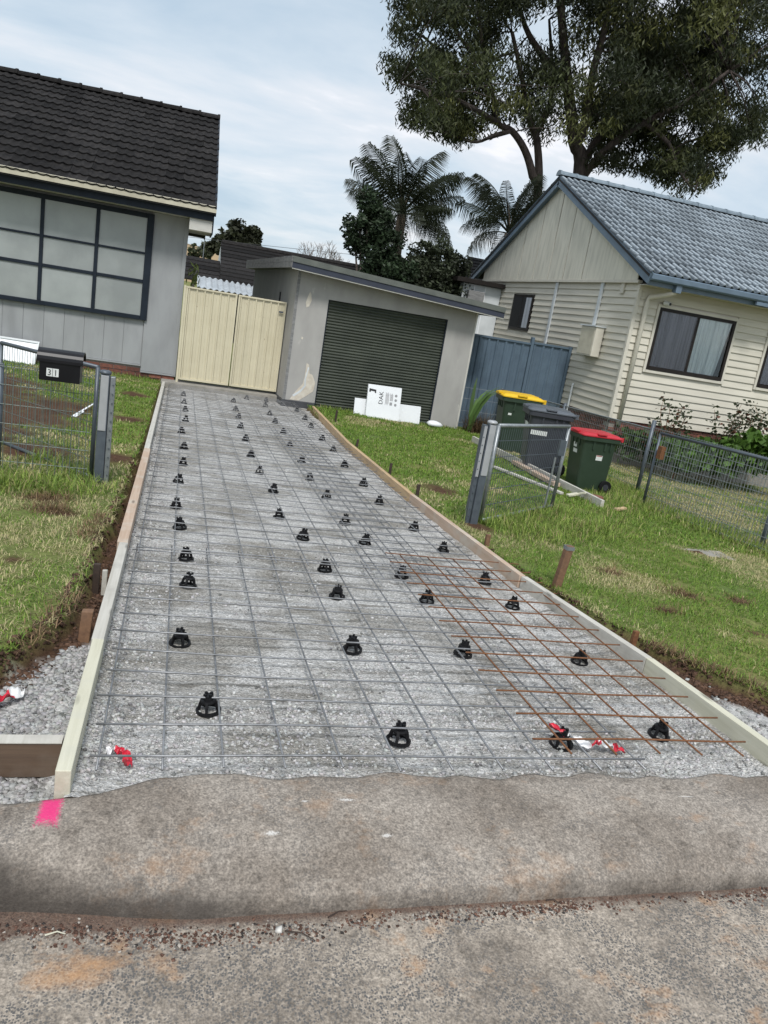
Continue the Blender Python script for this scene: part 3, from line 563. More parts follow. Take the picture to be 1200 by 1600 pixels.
# long uncut grass against the fences, gates and walls
def strip(n, p0, p1, wd): q = rng.random(n); return np.stack([p0[0]+(p1[0]-p0[0])*q+rng.normal(0, wd, n), p0[1]+(p1[1]-p0[1])*q+rng.normal(0, wd, n)], 1)
def longcol(xy, n):
    c = np.where((rng.random(n) < 0.5)[:, None], np.array([[0.135,0.215,0.036]]), np.array([[0.250,0.325,0.068]])); c = np.where((rng.random(n) < 0.13)[:, None], np.array([[0.34,0.29,0.14]]), c); return c*(0.6+0.8*rng.random((n, 1)))
lg = np.concatenate([strip(1300, (-2.4,6.0), (-.50,6.0), 0.14), strip(1500, (-1.3,5.75), (-.62,5.75), 0.12), strip(1800, (-.55,6.2), (-2.0,7.9), 0.08), strip(2600, (2.62,5.95), (4.1,7.15), 0.10), strip(2600, (2.9,5.75), (4.3,6.6), 0.16), strip(900, (4.3,6.7), (5.6,8.0), 0.25), strip(3400, (5.75,8.6), (6.35,5.6), 0.16), strip(1700, (6.5,9.6), (6.5,14), 0.07), strip(1200, (5.1,7.9), (6.3,9.0), 0.25), strip(1500, (5.9,9.2), (6.5,9.6), 0.2)])
lg = lg[(bare(lg[:, 0], lg[:, 1]) < 0.5) & (lawn_sd(lg[:, 0], lg[:, 1]) > 0.0)]
o = place('long_grass', grass('long_grass', lg, 0.115, 0.006, 1.05, longcol), 'grass', kind='stuff'); tag(o, 'long uncut green grass growing along the fence and gate bottoms', 'grass')
wl = np.concatenate([strip(900, (2.6,14.08), (5.5,14.22), 0.06), strip(700, (-3.5,14.8), (-.4,14.85), 0.08)])
o = place('wall_grass', grass('wall_grass', wl, 0.075, 0.010, 0.6, longcol), 'grass', kind='stuff'); tag(o, 'taller grass tufts along the foot of the house and garage walls', 'grass')
# torn dry turf scraps
def drycol(xy, n): return np.array([0.30,0.20,0.11])[None]*(0.25+0.9*rng.random((n, 1)))
dt = np.concatenate([strip(420, (-.9,5.45), (-.66,5.5), 0.05), strip(380, (-.82,5.15), (-.64,5.25), 0.05), strip(200, (-.5,3.05), (-.38,3.7), 0.03), strip(420, (2.75,3.5), (3.1,2.95), 0.03), strip(220, (3.68,4.6), (3.82,4.52), 0.07), strip(120, (3.3,4.92), (3.4,4.96), 0.05), strip(120, (4.2,4.58), (4.3,4.52), 0.06), strip(120, (3.2,4.13), (3.4,4.13), 0.04), strip(300, (-.45,4.6), (-.4,5.2), 0.03)])
o = place('torn_turf', grass('torn_turf', dt, 0.075, 0.004, 1.35, drycol), 'grass', kind='stuff'); tag(o, 'torn dry straw-coloured turf scraps around the bare patches and cut edges', 'grass')
# ================================================================= BUILDINGS
def tile_mesh(name, wd, ln, prof, lift=0.034, thick=0.022, n=16):
    mb = MB(); xs_ = [wd*i/n for i in range(n+1)]
    for y, z in ((0.0, lift-thick), (0.0, lift), (ln, 0.004)):
        for x in xs_: mb.v.append((x, y, z+prof(x)))
    for r in range(2):
        for i in range(n): a = r*(n+1)+i; mb.f.append((a, a+1, a+n+2, a+n+1))
    s = len(mb.v); mb.v += [(0,0,lift-thick),(0,0,lift+prof(0)),(0,ln,0.004+prof(0)),(wd,0,lift-thick),(wd,0,lift+prof(wd)),(wd,ln,0.004+prof(wd))]
    mb.f += [(s, s+1, s+2), (s+3, s+5, s+4)]
    return mb
def tiled_roof(deck, mat, name, x0, cols, far_cols, y0, z0, run, rise, wd, gauge, prof, flip=False, jit=0.004):
    # tiles laid in courses from the eave up; flip lays the back slope
    sl = math.hypot(run, rise); pit = math.atan2(rise, run); rows = int(sl/gauge+0.35); mbt = tile_mesh('tile', wd, gauge+0.05, prof); me = mbt.mesh('tile'); off = org(deck); stuff = MB()
    for r in range(rows):
        d = r*gauge
        for c in range(cols+far_cols):
            x = x0+c*wd; y = y0+(d*math.cos(pit))*(1 if not flip else -1); z = z0+d*math.sin(pit)
            if c < cols and not flip:
                place('roof_tile', me, mat, deck, (x-off.x+random.uniform(-jit, jit), y-off.y, z-off.z+random.uniform(0, jit)), (pit+random.uniform(-0.006, 0.006), random.uniform(-0.008, 0.008), random.uniform(-0.006, 0.006)))
            else:
                b = tile_mesh('t', wd, gauge+0.05, prof, n=8); R_ = Matrix.Rotation(pit, 4, 'X') if not flip else Matrix.Rotation(math.pi, 4, 'Z') @ Matrix.Rotation(pit, 4, 'X')
                b.xform(Matrix.Translation((x+(wd if flip else 0), y, z)) @ R_); stuff.add(b.v, b.f)
    if stuff.v: stuff.build('roof_tile_field', mat, deck, kind='stuff')
    return rows
def cap_mesh(ln=0.42, r=0.13, h=0.11):
    mb = MB(); n = 8
    for x, s in ((0, 1.0), (0.045, 1.0), (0.05, 0.88), (ln, 0.84)):
        for i in range(n+1):
            a = math.pi*i/n; mb.v.append((x, -math.cos(a)*r*s, math.sin(a)*h*s-0.03))
    for k in range(3):
        for i in range(n): a = k*(n+1)+i; mb.f.append((a, a+1, a+n+2, a+n+1))
    mb.f.append(tuple(range(n+1)))
    return mb.mesh('ridge_cap')

# ---------------------------------------------------------------- grey house, left
H = thing('grey_house', 'grey clad house with black tiled roof and big navy-framed window, left of the driveway', 'house', (-0.05, 15.0, -0.40))
WB, WT = -0.19, 2.60
MB().box(-9, -0.06, 15.03, 22.2, -0.45, WT).build('wall', 'house_grey', H)
MB().box(-0.66, -0.055, 14.99, 15.029, WB, WT).build('wall_sheet', 'house_grey', H, bevel=0.003)
MB().box(-0.056, -0.045, 15.05, 22.2, WB, WT).build('wall_sheet', 'house_grey', H)
x = -0.672
while x > -5.2:
    MB().box(x-0.331, x, 15.020, 15.0295, -0.085, 0.722).build('wall_panel', 'house_grey', H, bevel=0.003); x -= 0.337
MB().box(-0.10, -0.03, 14.968, 15.06, WB-0.01, WT).build('corner_trim', 'house_grey', H, bevel=0.004)
MB().box(-0.66, -0.03, 14.972, 15.03, WB-0.03, WB-0.003).build('base_rail', 'house_grey', H); MB().box(-9, -0.665, 14.99, 15.03, -0.112, -0.088).build('base_rail', 'house_grey', H)
bw = MB().box(-9, -0.05, 15.031, 15.2, -0.48, WB-0.03).box(-9, -0.665, 15.028, 15.0305, WB-0.03, -0.113).build('brick_base', 'mortar', H)
bme = MB().box(0, 0.222, 0, 0.05, 0, 0.066).mesh('brick'); off = org(bw)
for r in range(3):
    for k in range(18):
        x = -0.275-k*0.235-(0.117 if r % 2 else 0); place('brick', bme, 'brick', bw, (x-off.x, 15.0-off.y+random.uniform(-.003, .003), -0.296-r*0.078-off.z))
for k in range(16): place('brick', bme, 'brick', bw, (-0.90-k*0.235-off.x, 15.0-off.y, -0.296+0.078-off.z)); place('brick', bme, 'brick', bw, (-0.90-0.117-k*0.235-off.x, 15.0-off.y, -0.296+0.117-off.z)) if False else None
bme2 = MB().box(0, 0.105, 0, 0.05, 0, 0.066).mesh('brick'); place('brick', bme2, 'brick', bw, (-0.158-off.x, 15.0-off.y, -0.296-0.078-off.z))
# window: 3 rows of frosted panes
W = MB().box(-4.4, -0.625, 14.985, 15.028, 0.735, 2.55).build('window', 'trim_navy', H); off = org(W)
def bar(x0, x1, z0, z1, y0=14.945, nm='frame_bar'): MB().box(x0, x1, y0, 14.986, z0, z1).build(nm, 'trim_navy', W, bevel=0.004)
zr = [(1.905, 2.475), (1.43, 1.86), (0.80, 1.365)]; colx = [(-1.52,-0.745), (-2.41,-1.585), (-3.30,-2.475), (-4.19,-3.365)]
bar(-0.742, -0.625, 0.72, 2.56); bar(-4.4, -0.745, 2.478, 2.56, 14.947); bar(-4.4, -0.745, 0.72, 0.797, 14.942, 'sill')
bar(-4.4, -0.745, 1.863, 1.902, 14.948); bar(-4.4, -0.745, 1.368, 1.427, 14.948)
for a, b in zip(colx[:-1], colx[1:]): bar(b[1]+0.002, a[0]-0.002, 0.80, 2.476, 14.940, 'mullion')
for a, b in colx:
    for c, d in zr: MB().box(a-0.004, b+0.004, 14.968, 14.982, c-0.004, d+0.004).build('pane', 'frosted', W)
# eaves
MB().box(-9, 0.36, 14.48, 15.029, 2.603, 2.62).build('soffit', 'soffit', H)
MB().box(-9, 0.375, 14.445, 14.478, 2.590, 2.742).build('fascia', 'trim_navy', H, bevel=0.004)
g = MB(); prof = [(14.442,2.725),(14.345,2.725),(14.335,2.80),(14.322,2.826),(14.335,2.832),(14.350,2.815),(14.356,2.742),(14.442,2.742)]
g.extrude([(-9, a, b) for a, b in prof], (9.40, 0, 0)).build('gutter', 'cream_gutter', H)
MB().box(-0.028, 0.355, 14.485, 15.7, 2.40, 2.601).build('eave_return', 'soffit', H)
MB().box(0.357, 0.378, 14.482, 15.72, 2.38, 2.64).build('eave_return_face', 'trim_navy', H)
RY, RZ = 18.6, 4.97; EY, EZ = 14.36, 2.80; pit = math.atan2(RZ-EZ, RY-EY)
roof = MB().extrude([(-9, EY, EZ-0.03), (-9, RY, RZ-0.03), (-9, 2*RY-EY, EZ-0.03), (-9, 2*RY-EY, EZ-0.10), (-9, RY, RZ-0.10), (-9, EY, EZ-0.10)], (9.39, 0, 0)).build('roof', 'tile_deck', H)
pf = lambda x: 0.020*(0.5+0.5*math.cos(2*math.pi*x/0.15))**1.5
rows = tiled_roof(roof, 'tile_black', 'roof_tile', 0.40-17*0.30, 17, 0, EY-0.02, EZ-0.025, RY-EY, RZ-EZ, 0.30, 0.316, pf)
tiled_roof(roof, 'tile_black', 'roof_tile', 0.40-32*0.30, 0, 15, EY-0.02, EZ-0.025, RY-EY, RZ-EZ, 0.30, 0.316, pf)
tiled_roof(roof, 'tile_black', 'roof_tile', 0.40-32*0.30, 0, 32, 2*RY-EY+0.02, EZ-0.025, RY-EY, RZ-EZ, 0.30, 0.316, pf, flip=True)
cm = cap_mesh(); off = org(roof)
for k in range(23): place('ridge_cap', cm, 'tile_black', roof, (0.40-k*0.40-off.x, RY-off.y, RZ+0.02-off.z), (0, 0.02, math.pi))
for s in (1, -1):
    b = MB().beam((0.385, RY+s*0.0, RZ-0.06), (0.385, RY-s*(RY-EY), EZ-0.06), 0.03, 0.16, (0, 0, 1)).build('bargeboard', 'trim_navy', H)
MB().extrude([(-0.062, 15.04, 2.61), (-0.062, 22.1, 2.61), (-0.062, RY, RZ-0.14)], (0.02, 0, 0)).build('gable_wall', 'house_grey', H)
MB().extrude([(-0.03, 14.6, 2.60), (0.37, 14.6, 2.60), (0.37, 14.60, 2.57), (-0.03, 14.6, 2.57)], (0, 0.02, 0)).build('verge_soffit', 'soffit', H)

# white sheet leaning on the grey house
wp = thing('white_sheet', 'white framed sheet leaning against the grey house by the wire fence', 'panel', (-2.7, 14.6, -0.36))
MB().hexa([(-3.4,14.55,-.36),(-2.40,14.55,-.34),(-2.40,14.60,-.34),(-3.4,14.60,-.36)], [(-3.4,14.86,.10),(-2.38,14.86,.085),(-2.38,14.91,.085),(-3.4,14.91,.10)]).build('sheet', 'white_panel', wp)
MB().beam((-2.42,14.54,-.34), (-2.40,14.85,.08), 0.04, 0.015, (0,-1,0.5)).build('edge_strip', 'white_weathered', wp)
MB().beam((-3.4,14.846,.085), (-2.40,14.836,.07), 0.03, 0.03, (0,-1,0.5)).build('edge_strip', 'white_weathered', wp)

# ---------------------------------------------------------------- cream metal gate leaves
def gate_leaf(x0, x1, label, latch):
    g = thing('metal_gate', label, 'gate', (x0, 14.8, -0.24), 0, 'cream driveway gate leaves')
    z0, z1 = -0.235, 1.415
    for a, b in ((x0, x0+0.035), (x1-0.035, x1)): MB().box(a, b, 14.785, 14.82, z0, z1).build('stile', 'gate_cream', g, bevel=0.003)
    MB().box(x0-0.001, x1+0.001, 14.782, 14.823, z1, z1+0.03).build('top_rail', 'gate_cream', g, bevel=0.003); MB().box(x0+0.036, x1-0.036, 14.784, 14.82, z0, z0+0.035).build('bottom_rail', 'gate_cream', g)
    n = 6; w_ = (x1-x0-0.07)/n
    for i in range(n):
        a = x0+0.035+i*w_; y = 14.812; mb = MB(); pr = [(0,0),(w_*0.06,-0.022),(w_*0.20,-0.022),(w_*0.28,0.0),(w_*0.60,0.0),(w_*0.63,-0.004),(w_*0.66,0),(w_,0)]
        poly = [(a+p, y+q, z0+0.035) for p, q in pr]+[(a+p, y+q+0.004, z0+0.035) for p, q in reversed(pr)]
        mb.extrude(poly, (0, 0, z1-z0-0.036)).build('panel', 'gate_cream', g)
    if latch: MB().box(x1-0.13, x1-0.05, 14.765, 14.784, 1.24, 1.27).build('latch', 'galv_dark', g)
gate_leaf(0.02, 0.935, 'cream ribbed metal gate leaf beside the grey house', False)
gate_leaf(0.955, 1.845, 'cream ribbed metal gate leaf beside the garage', True)
o = MB().box(-0.02, 0.018, 14.775, 14.83, -0.33, 1.46).build('gate_post', 'gate_cream'); tag(o, 'slim cream gate post against the grey house corner', 'post')
o = MB().box(-0.28, 1.92, 14.60, 15.1, -0.55, -0.285).build('threshold_strip', 'path_concrete', bevel=0.01); tag(o, 'worn concrete strip under the cream gate', 'threshold')

# ---------------------------------------------------------------- garage
G_ = thing('garage', 'small grey rendered garage with flat roof and dark green roller door', 'garage', (1.9, 14.15, -0.36), math.radians(3))
def gb(mb, name, mat, par=None, **k): me_ = mb.mesh(name, (0,0,-0.36) if par is None else (0,0,-0.36)); return place(name, me_, mat, par or G_, **k)
GW, GD = 3.56, 5.7
zt = lambda x: 2.05-0.056*x                      # underside of the roof, falling to the right
def wallpoly(x0, x1, z0): return [(x0, 0, z0), (x1, 0, z0), (x1, 0, zt(x1)), (x0, 0, zt(x0))]
fr = gb(MB().extrude(wallpoly(0, 0.61, -0.27), (0, 0.12, 0)).extrude(wallpoly(2.97, GW, -0.5), (0, 0.12, 0)).extrude([(0.61,0,1.62),(2.97,0,1.62),(2.97,0,zt(2.97)),(0.61,0,zt(0.61))], (0, 0.12, 0)), 'front_wall', 'garage_render')
gb(MB().extrude([(0,0.121,-0.27),(0,GD,-0.27),(0,GD,zt(0)),(0,0.121,zt(0))], (0.1, 0, 0)), 'side_wall', 'garage_render')
gb(MB().extrude([(GW-0.1,0.121,-0.5),(GW-0.1,GD,-0.5),(GW-0.1,GD,zt(GW)),(GW-0.1,0.121,zt(GW))], (0.1, 0, 0)), 'side_wall', 'garage_render')
gb(MB().box(0.1, GW-0.1, GD-0.1, GD, -0.5, 1.8), 'rear_wall', 'garage_render')
gb(MB().box(-0.025, 0.609, -0.03, 0.11, -0.5, -0.272), 'plinth', 'dark_base', bevel=0.008); gb(MB().box(-0.025, 0.09, 0.112, GD, -0.5, -0.272), 'plinth', 'dark_base')
gb(MB().box(0.0, 0.05, -0.006, -0.001, -0.268, 2.03), 'corner_strip', 'grey_board'); gb(MB().box(GW-0.03, GW+0.004, -0.008, 0.05, -0.4, zt(GW)-0.003), 'corner_strip', 'soffit')
gb(MB().box(-0.008, -0.001, 1.55, 1.68, 1.02, 1.62), 'side_window', 'dark_room')
rt = gb(MB().hexa([(-0.17,-0.33,zt(-0.17)),(3.93,-0.33,zt(3.93)),(3.93,GD+0.2,zt(3.93)),(-0.17,GD+0.2,zt(-0.17))], [(-0.17,-0.33,zt(-0.17)+0.165),(3.93,-0.33,zt(3.93)+0.165),(3.93,GD+0.2,zt(3.93)+0.165),(-0.17,GD+0.2,zt(-0.17)+0.165)]), 'roof', 'roof_green_grey')
def fas(y, zo0, zo1, nm, mt, dy): gb(MB().extrude([(-0.185,y,zt(-0.185)+zo0),(3.945,y,zt(3.945)+zo0),(3.945,y,zt(3.945)+zo1),(-0.185,y,zt(-0.185)+zo1)], (0, dy, 0)), nm, mt, rt)
fas(-0.352, -0.012, 0.083, 'fascia', 'slate_fascia', 0.02); fas(-0.368, 0.086, 0.182, 'gutter', 'roof_green_grey', 0.036); fas(-0.345, -0.030, -0.013, 'trim_strip', 'soffit', 0.02)
for za, zb in ((-0.012, 0.083), (0.086, 0.182)): gb(MB().box(-0.20, -0.172, -0.33, GD+0.2, zt(-0.17)+za, zt(-0.17)+zb), 'side_fascia', 'grey_board', rt)
gb(MB().box(3.932, 3.955, -0.33, GD+0.2, zt(3.93)-0.012, zt(3.93)+0.165), 'side_fascia', 'slate_fascia', rt)
door = gb(MB().box(0.60, 2.98, 0.075, 0.119, -0.5, 1.625), 'roller_door', 'dark_room')
n = 38; hgt = (1.615+0.42)/n; sm = MB(); pr = [(0.0,0.0),(-0.009,0.25),(-0.013,0.45),(-0.009,0.65),(0.0,0.86),(0.004,0.93),(0.004,1.0)]
poly = [(0, a, b*hgt) for a, b in pr]+[(0, 0.016, hgt), (0, 0.016, 0)]; sm.extrude(poly, (2.35, 0, 0)); sme = sm.mesh('slat')
for i in range(n): place('slat', sme, 'roller_green', door, (0.615, 0.055+random.uniform(-.002, .002)+0.004*math.sin(i*0.6), -0.42+i*hgt+0.36), (0, random.uniform(-.0008, .0008), random.uniform(-.0015, .0015)))
for a, b in ((0.611, 0.632), (2.948, 2.969)): gb(MB().box(a, b, 0.012, 0.03, -0.45, 1.612), 'door_track', 'trim_navy', door)
gb(MB().box(0.633, 2.947, 0.02, 0.04, -0.42, -0.38), 'bottom_bar', 'galv_dark', door)
def patch(pts, nm='bare_patch'): gb(MB().extrude([(a, -0.004, b) for a, b in pts], (0, 0.003, 0)), nm, 'bare_patch', fr)
patch([(0.13,-0.26),(0.30,-0.26),(0.42,-0.17),(0.55,-0.06),(0.57,0.10),(0.50,0.24),(0.44,0.26),(0.41,0.42),(0.36,0.44),(0.36,0.20),(0.34,0.06),(0.22,-0.10)])
patch([(0.22,1.42),(0.27,1.45),(0.30,1.56),(0.28,1.66),(0.25,1.70),(0.22,1.60),(0.20,1.50)]); patch([(0.20,0.86),(0.23,0.85),(0.235,0.89),(0.205,0.90)])
gb(MB().extrude([(a, -0.007, b) for a, b in [(0.20,-0.20),(0.32,-0.10),(0.40,0.02),(0.385,0.16),(0.42,0.36),(0.395,0.38),(0.36,0.14),(0.37,0.03),(0.30,-0.07),(0.17,-0.17)]], (0, 0.003, 0)), 'filler_streak', 'white_weathered', fr)

# white cartons leaning on the roller door
def leaning(name, label, x0, x1, z0, z1, yb, yt, th, mat='white_panel', group='white cartons leaning on the roller door', tilt=0.0):
    t = thing(name, label, 'carton', ((x0+x1)/2, yb, z0), 0, group); dz = tilt*(x1-x0)
    MB().hexa([(x0,yb,z0),(x1,yb+0.02,z0+dz),(x1,yb+0.02+th,z0+dz),(x0,yb+th,z0)], [(x0,yt,z1),(x1,yt+0.02,z1+dz),(x1,yt+0.02+th,z1+dz),(x0,yt+th,z1)]).build('panel', mat, t, bevel=0.004)
    return t
leaning('white_carton', 'low blank white carton half hidden left of the printed one at the roller door', 3.235, 3.62, -0.40, -0.06, 13.98, 14.06, 0.03)
leaning('white_carton', 'low blank white carton right of the printed one at the roller door', 3.95, 4.56, -0.44, -0.07, 14.0, 14.07, 0.03)
pc = leaning('white_carton', 'tall white carton with black DAK lettering leaning on the roller door', 3.44, 4.10, -0.43, 0.235, 13.86, 14.0, 0.05)
sl_ = (14.0-13.86)/(0.235+0.43)
def on_carton(mb, name, mat, u=0.0015):          # flat print: (x, z) sketched as (x, 0, z), laid on the leaning face
    v = []
    for a, b, c in mb.v: v.append((a, 13.86+(c+0.43)*sl_+0.02*(a-3.44)/0.66-0.003-b*0, c))
    q = MB(); q.v = v; q.f = mb.f; q.build(name, mat, pc)
def rect(x0, x1, z0, z1): return MB().add([(x0,0,z0),(x1,0,z0),(x1,0,z1),(x0,0,z1)], [(0,1,2,3)])
on_carton(MB().add([(3.465,0,.165),(3.60,0,.150),(3.60,0,.09),(3.575,0,.09),(3.575,0,.115),(3.495,0,.122),(3.495,0,.10),(3.465,0,.10)], [(0,7,6,5,4,3,2,1)]), 'printed_emblem', 'ink')
def text_mesh(s, size):
    cu = bpy.data.curves.new('lettering', 'FONT'); cu.body = s; cu.size = size; cu.resolution_u = 2; ob = bpy.data.objects.new('lettering', cu); COL.objects.link(ob)
    dg = bpy.context.evaluated_depsgraph_get(); me_ = bpy.data.meshes.new_from_object(ob.evaluated_get(dg)); bpy.data.objects.remove(ob); return me_
tm = text_mesh('DAK', 0.115); mb = MB(); mb.v = [(3.745-v.co.y, 0, -0.105+v.co.x*1.0) for v in tm.vertices]; mb.f = [tuple(p.vertices) for p in tm.polygons]; on_carton(mb, 'lettering', 'ink')
for i in range(6): on_carton(rect(3.795+i*0.012, 3.801+i*0.012, -0.10+0.02*(i % 2), 0.13-0.012*(i*7 % 3)), 'fine_print', 'ink_grey')
for i in range(5): on_carton(rect(3.885+i*0.012, 3.892+i*0.012, -0.02, 0.12-0.012*(i*5 % 3)), 'fine_print', 'ink_grey')
on_carton(rect(3.885, 3.935, -0.10, -0.045), 'printed_square', 'ink_grey')
for c in (-0.085, 0.0, 0.085): on_carton(MB().add([(4.0+0.026*math.cos(k*math.pi/4), 0, c+0.026*math.sin(k*math.pi/4)) for k in range(8)], [tuple(range(8))]), 'printed_symbol', 'ink_grey')
bag = MB(); bag.lathe([(0.02,0),(0.14,0.01),(0.16,0.05),(0.11,0.09),(0.03,0.105)], 12, (0,0,0))
bag.v = [(a*1.05+random.uniform(-.012,.012), b*0.6, c+random.uniform(-.008,.008)-0.12*a*0.5) for a, b, c in bag.v]; bag.xform(Matrix.Translation((4.86, 14.0, -0.40)))
o = bag.build('white_bag', 'white_panel', smooth=True); tag(o, 'small crumpled white bag on the grass right of the cartons', 'bag')

# ---------------------------------------------------------------- weatherboard house, right
HX, HY, CB, CT = 7.95, 13.0, 0.325, 2.80
R = thing('weatherboard_house', 'cream weatherboard house with blue-grey tiled gable roof on the right', 'house', (HX, HY, -0.42))
MB().box(HX+0.03, 20, HY+0.03, 21, CB, CT).build('wall', 'cream_trim', R)
bb = MB().box(HX+0.05, 20, HY+0.045, 21, -0.8, CB-0.01).build('brick_base', 'mortar', R); off = org(bb)
for r in range(6):
    for k in range(18): place('brick', bme, 'brick', bb, (HX+0.05+k*0.235+(0.117 if r % 2 else 0)-off.x, HY+0.03-off.y+random.uniform(-.003,.003), CB-0.085-r*0.078-off.z))
    for k in range(8): place('brick', bme, 'brick', bb, (HX+0.035-off.x, HY+0.36+k*0.235+(0.117 if r % 2 else 0)-off.y, CB-0.085-r*0.078-off.z), (0, 0, -math.pi/2))
EXP = 0.132
def board_front(x0, x1, z): MB().hexa([(x0,HY-0.006,z-0.014),(x1,HY-0.006,z-0.014),(x1,HY+0.029,z-0.012),(x0,HY+0.029,z-0.012)], [(x0,HY+0.020,z+EXP),(x1,HY+0.020,z+EXP),(x1,HY+0.029,z+EXP),(x0,HY+0.029,z+EXP)]).build('weatherboard', 'weatherboard', R)
def board_side(y0, y1, z): MB().hexa([(HX-0.006,y0,z-0.014),(HX+0.029,y0,z-0.014),(HX+0.029,y1,z-0.014),(HX-0.006,y1,z-0.014)], [(HX+0.020,y0,z+EXP),(HX+0.029,y0,z+EXP),(HX+0.029,y1,z+EXP),(HX+0.020,y1,z+EXP)]).build('weatherboard', 'weatherboard', R)
WINS = [(8.41, 10.21, 1.27, 2.52), (10.94, 12.75, 1.27, 2.52)]
z = CB
while z < CT-0.02:
    mid = z+EXP/2
    if 1.27 < mid < 2.54: segs = [(HX+0.06, 8.405), (10.215, 10.935), (12.755, 15)]
    else:
        j = random.uniform(9.2, 11); segs = [(HX+0.06, j), (j+0.003, 15)] if random.random() < 0.35 else [(HX+0.06, 15)]
    for a, b in segs: board_front(a, b, z)
    for a, b in ([(HY+0.06, 17.40), (18.62, 20.6)] if 1.66 < mid < 2.52 else [(HY+0.06, 20.6)]): board_side(a, b, z)
    z += EXP
MB().box(HX-0.012, HX+0.055, HY-0.012, HY+0.055, CB-0.02, CT).build('corner_board', 'cream_trim', R, bevel=0.004)
def window(x0, x1, z0, z1, mx, curtains):
    t = 0.05; w_ = MB().box(x0, x0+t, HY-0.02, HY+0.025, z0, z1).box(x1-t, x1, HY-0.02, HY+0.025, z0, z1).box(x0+t, x1-t, HY-0.02, HY+0.025, z1-t, z1).box(x0+t, x1-t, HY-0.03, HY+0.025, z0, z0+t).build('window', 'cream_trim', R)
    f = 0.055; a, b, c, d = x0+t+0.002, x1-t-0.002, z0+t+0.002, z1-t-0.002
    MB().box(a, a+f, HY-0.025, HY+0.024, c, d).box(b-f, b, HY-0.025, HY+0.024, c, d).box(a+f, b-f, HY-0.025, HY+0.024, d-f, d).box(a+f, b-f, HY-0.035, HY+0.024, c, c+f*1.3).build('frame', 'window_brown', w_)
    MB().box(mx-0.025, mx+0.025, HY-0.018, HY+0.022, c+f*1.3, d-f).build('meeting_stile', 'window_brown', w_)
    MB().box(a+f, mx-0.026, HY-0.012, HY-0.008, c+f*1.3, d-f).build('pane', 'glass_screen', w_); MB().box(mx+0.026, b-f, HY-0.002, HY+0.002, c+f*1.3, d-f).build('pane', 'glass_clear', w_)
    MB().box(a+f, b-f, HY+0.027, HY+0.0285, c+f*1.3, d-f).build('dark_interior', 'dark_room', w_)
    def cur(xa, xb, mat, skew):
        mb = MB(); n_ = 90; zt_, zb_ = d-f-0.005, c+f*1.35
        for k in range(7):
            q = k/6
            for i in range(n_+1):
                u = i/n_; x_ = xa+(xb-xa)*u; x_ = x_+skew*q*(u-0.1)*(-1); y_ = HY+0.012+0.008*math.sin(u*47+0.7*math.sin(u*9)+q*1.2)+0.004*math.sin(u*101+2)
                mb.v.append((x_, y_, zt_+(zb_-zt_)*q))
        for k in range(6):
            for i in range(n_): s = k*(n_+1)+i; mb.f.append((s, s+1, s+n_+2, s+n_+1))
        mb.build('curtain', mat, w_, smooth=True)
    if curtains: cur(a+f, mx-0.03, 'curtain_dim', 0.0); cur(mx+0.03, b-f-0.01, 'curtain', 0.14)
    else: cur(a+f, mx-0.03, 'curtain_dim', 0.0)
window(8.41, 10.21, 1.27, 2.52, 9.33, True); window(10.94, 12.75, 1.27, 2.52, 11.85, False)
sw = MB().box(HX-0.015, HX+0.025, 17.42, 18.60, 1.67, 2.52).build('side_window', 'window_brown', R)
for a, b in ((17.48, 17.99), (18.03, 18.54)): MB().box(HX-0.019, HX-0.016, a, b, 1.73, 2.46).build('pane', 'dark_room', sw)
MB().box(HX-0.022, HX-0.0195, 17.50, 17.80, 1.74, 2.45).build('curtain', 'curtain_dim', sw)
# services on the side wall
mbx = MB().box(HX-0.20, HX-0.02, 13.86, 14.46, 1.38, 1.95).build('meter_box', 'cream_trim', R, bevel=0.01); MB().box(HX-0.208, HX-0.201, 13.89, 14.43, 1.41, 1.92).build('door', 'cream_gutter', mbx, bevel=0.003)
MB().box(HX-0.23, HX-0.0, 13.84, 14.48, 1.951, 1.975).build('hood', 'white_weathered', mbx)
for y_, z0, z1 in ((14.32, 1.976, 2.84), (16.32, 1.20, 2.86)): MB().box(HX-0.035, HX-0.002, y_-0.05, y_+0.05, z0, z1).build('cover_strip', 'white_weathered', R, bevel=0.004)
MB().tube([(HX-0.04,14.60,0.10),(HX-0.04,14.60,0.72),(HX-0.03,14.60,0.78)], 0.02, 6).build('conduit', 'white_weathered', R)
MB().box(HX-0.03, HX-0.002, 13.50, 13.62, 2.62, 2.83).build('cable_clip', 'cream_trim', R)
dp = MB(); dp.tube([(8.40,12.53,2.84),(8.40,12.56,2.72),(8.30,12.70,2.66),(8.16,12.94,2.60),(8.15,12.96,2.50),(8.15,12.96,0.2)], 0.045, 8); dp.build('downpipe', 'cream_trim', R, smooth=True)
MB().box(8.35, 8.46, 12.47, 12.60, 2.72, 2.86).build('rainwater_head', 'barge_blue', R)
cmr = MB().tube([(8.52,12.97,2.55),(8.56,12.86,2.54)], [0.05,0.035], 8).build('security_camera', 'white_panel', R); MB().tube([(8.555,12.862,2.54),(8.562,12.845,2.539)], 0.026, 8).build('lens', 'ink', cmr)
cm2 = MB().box(10.05, 10.35, 12.44, 12.495, 2.78, 2.84).build('sensor_light', 'barge_blue', R); MB().tube([(10.38,12.46,2.81),(10.40,12.36,2.79)], 0.035, 8).build('lamp_head', 'white_panel', cm2)
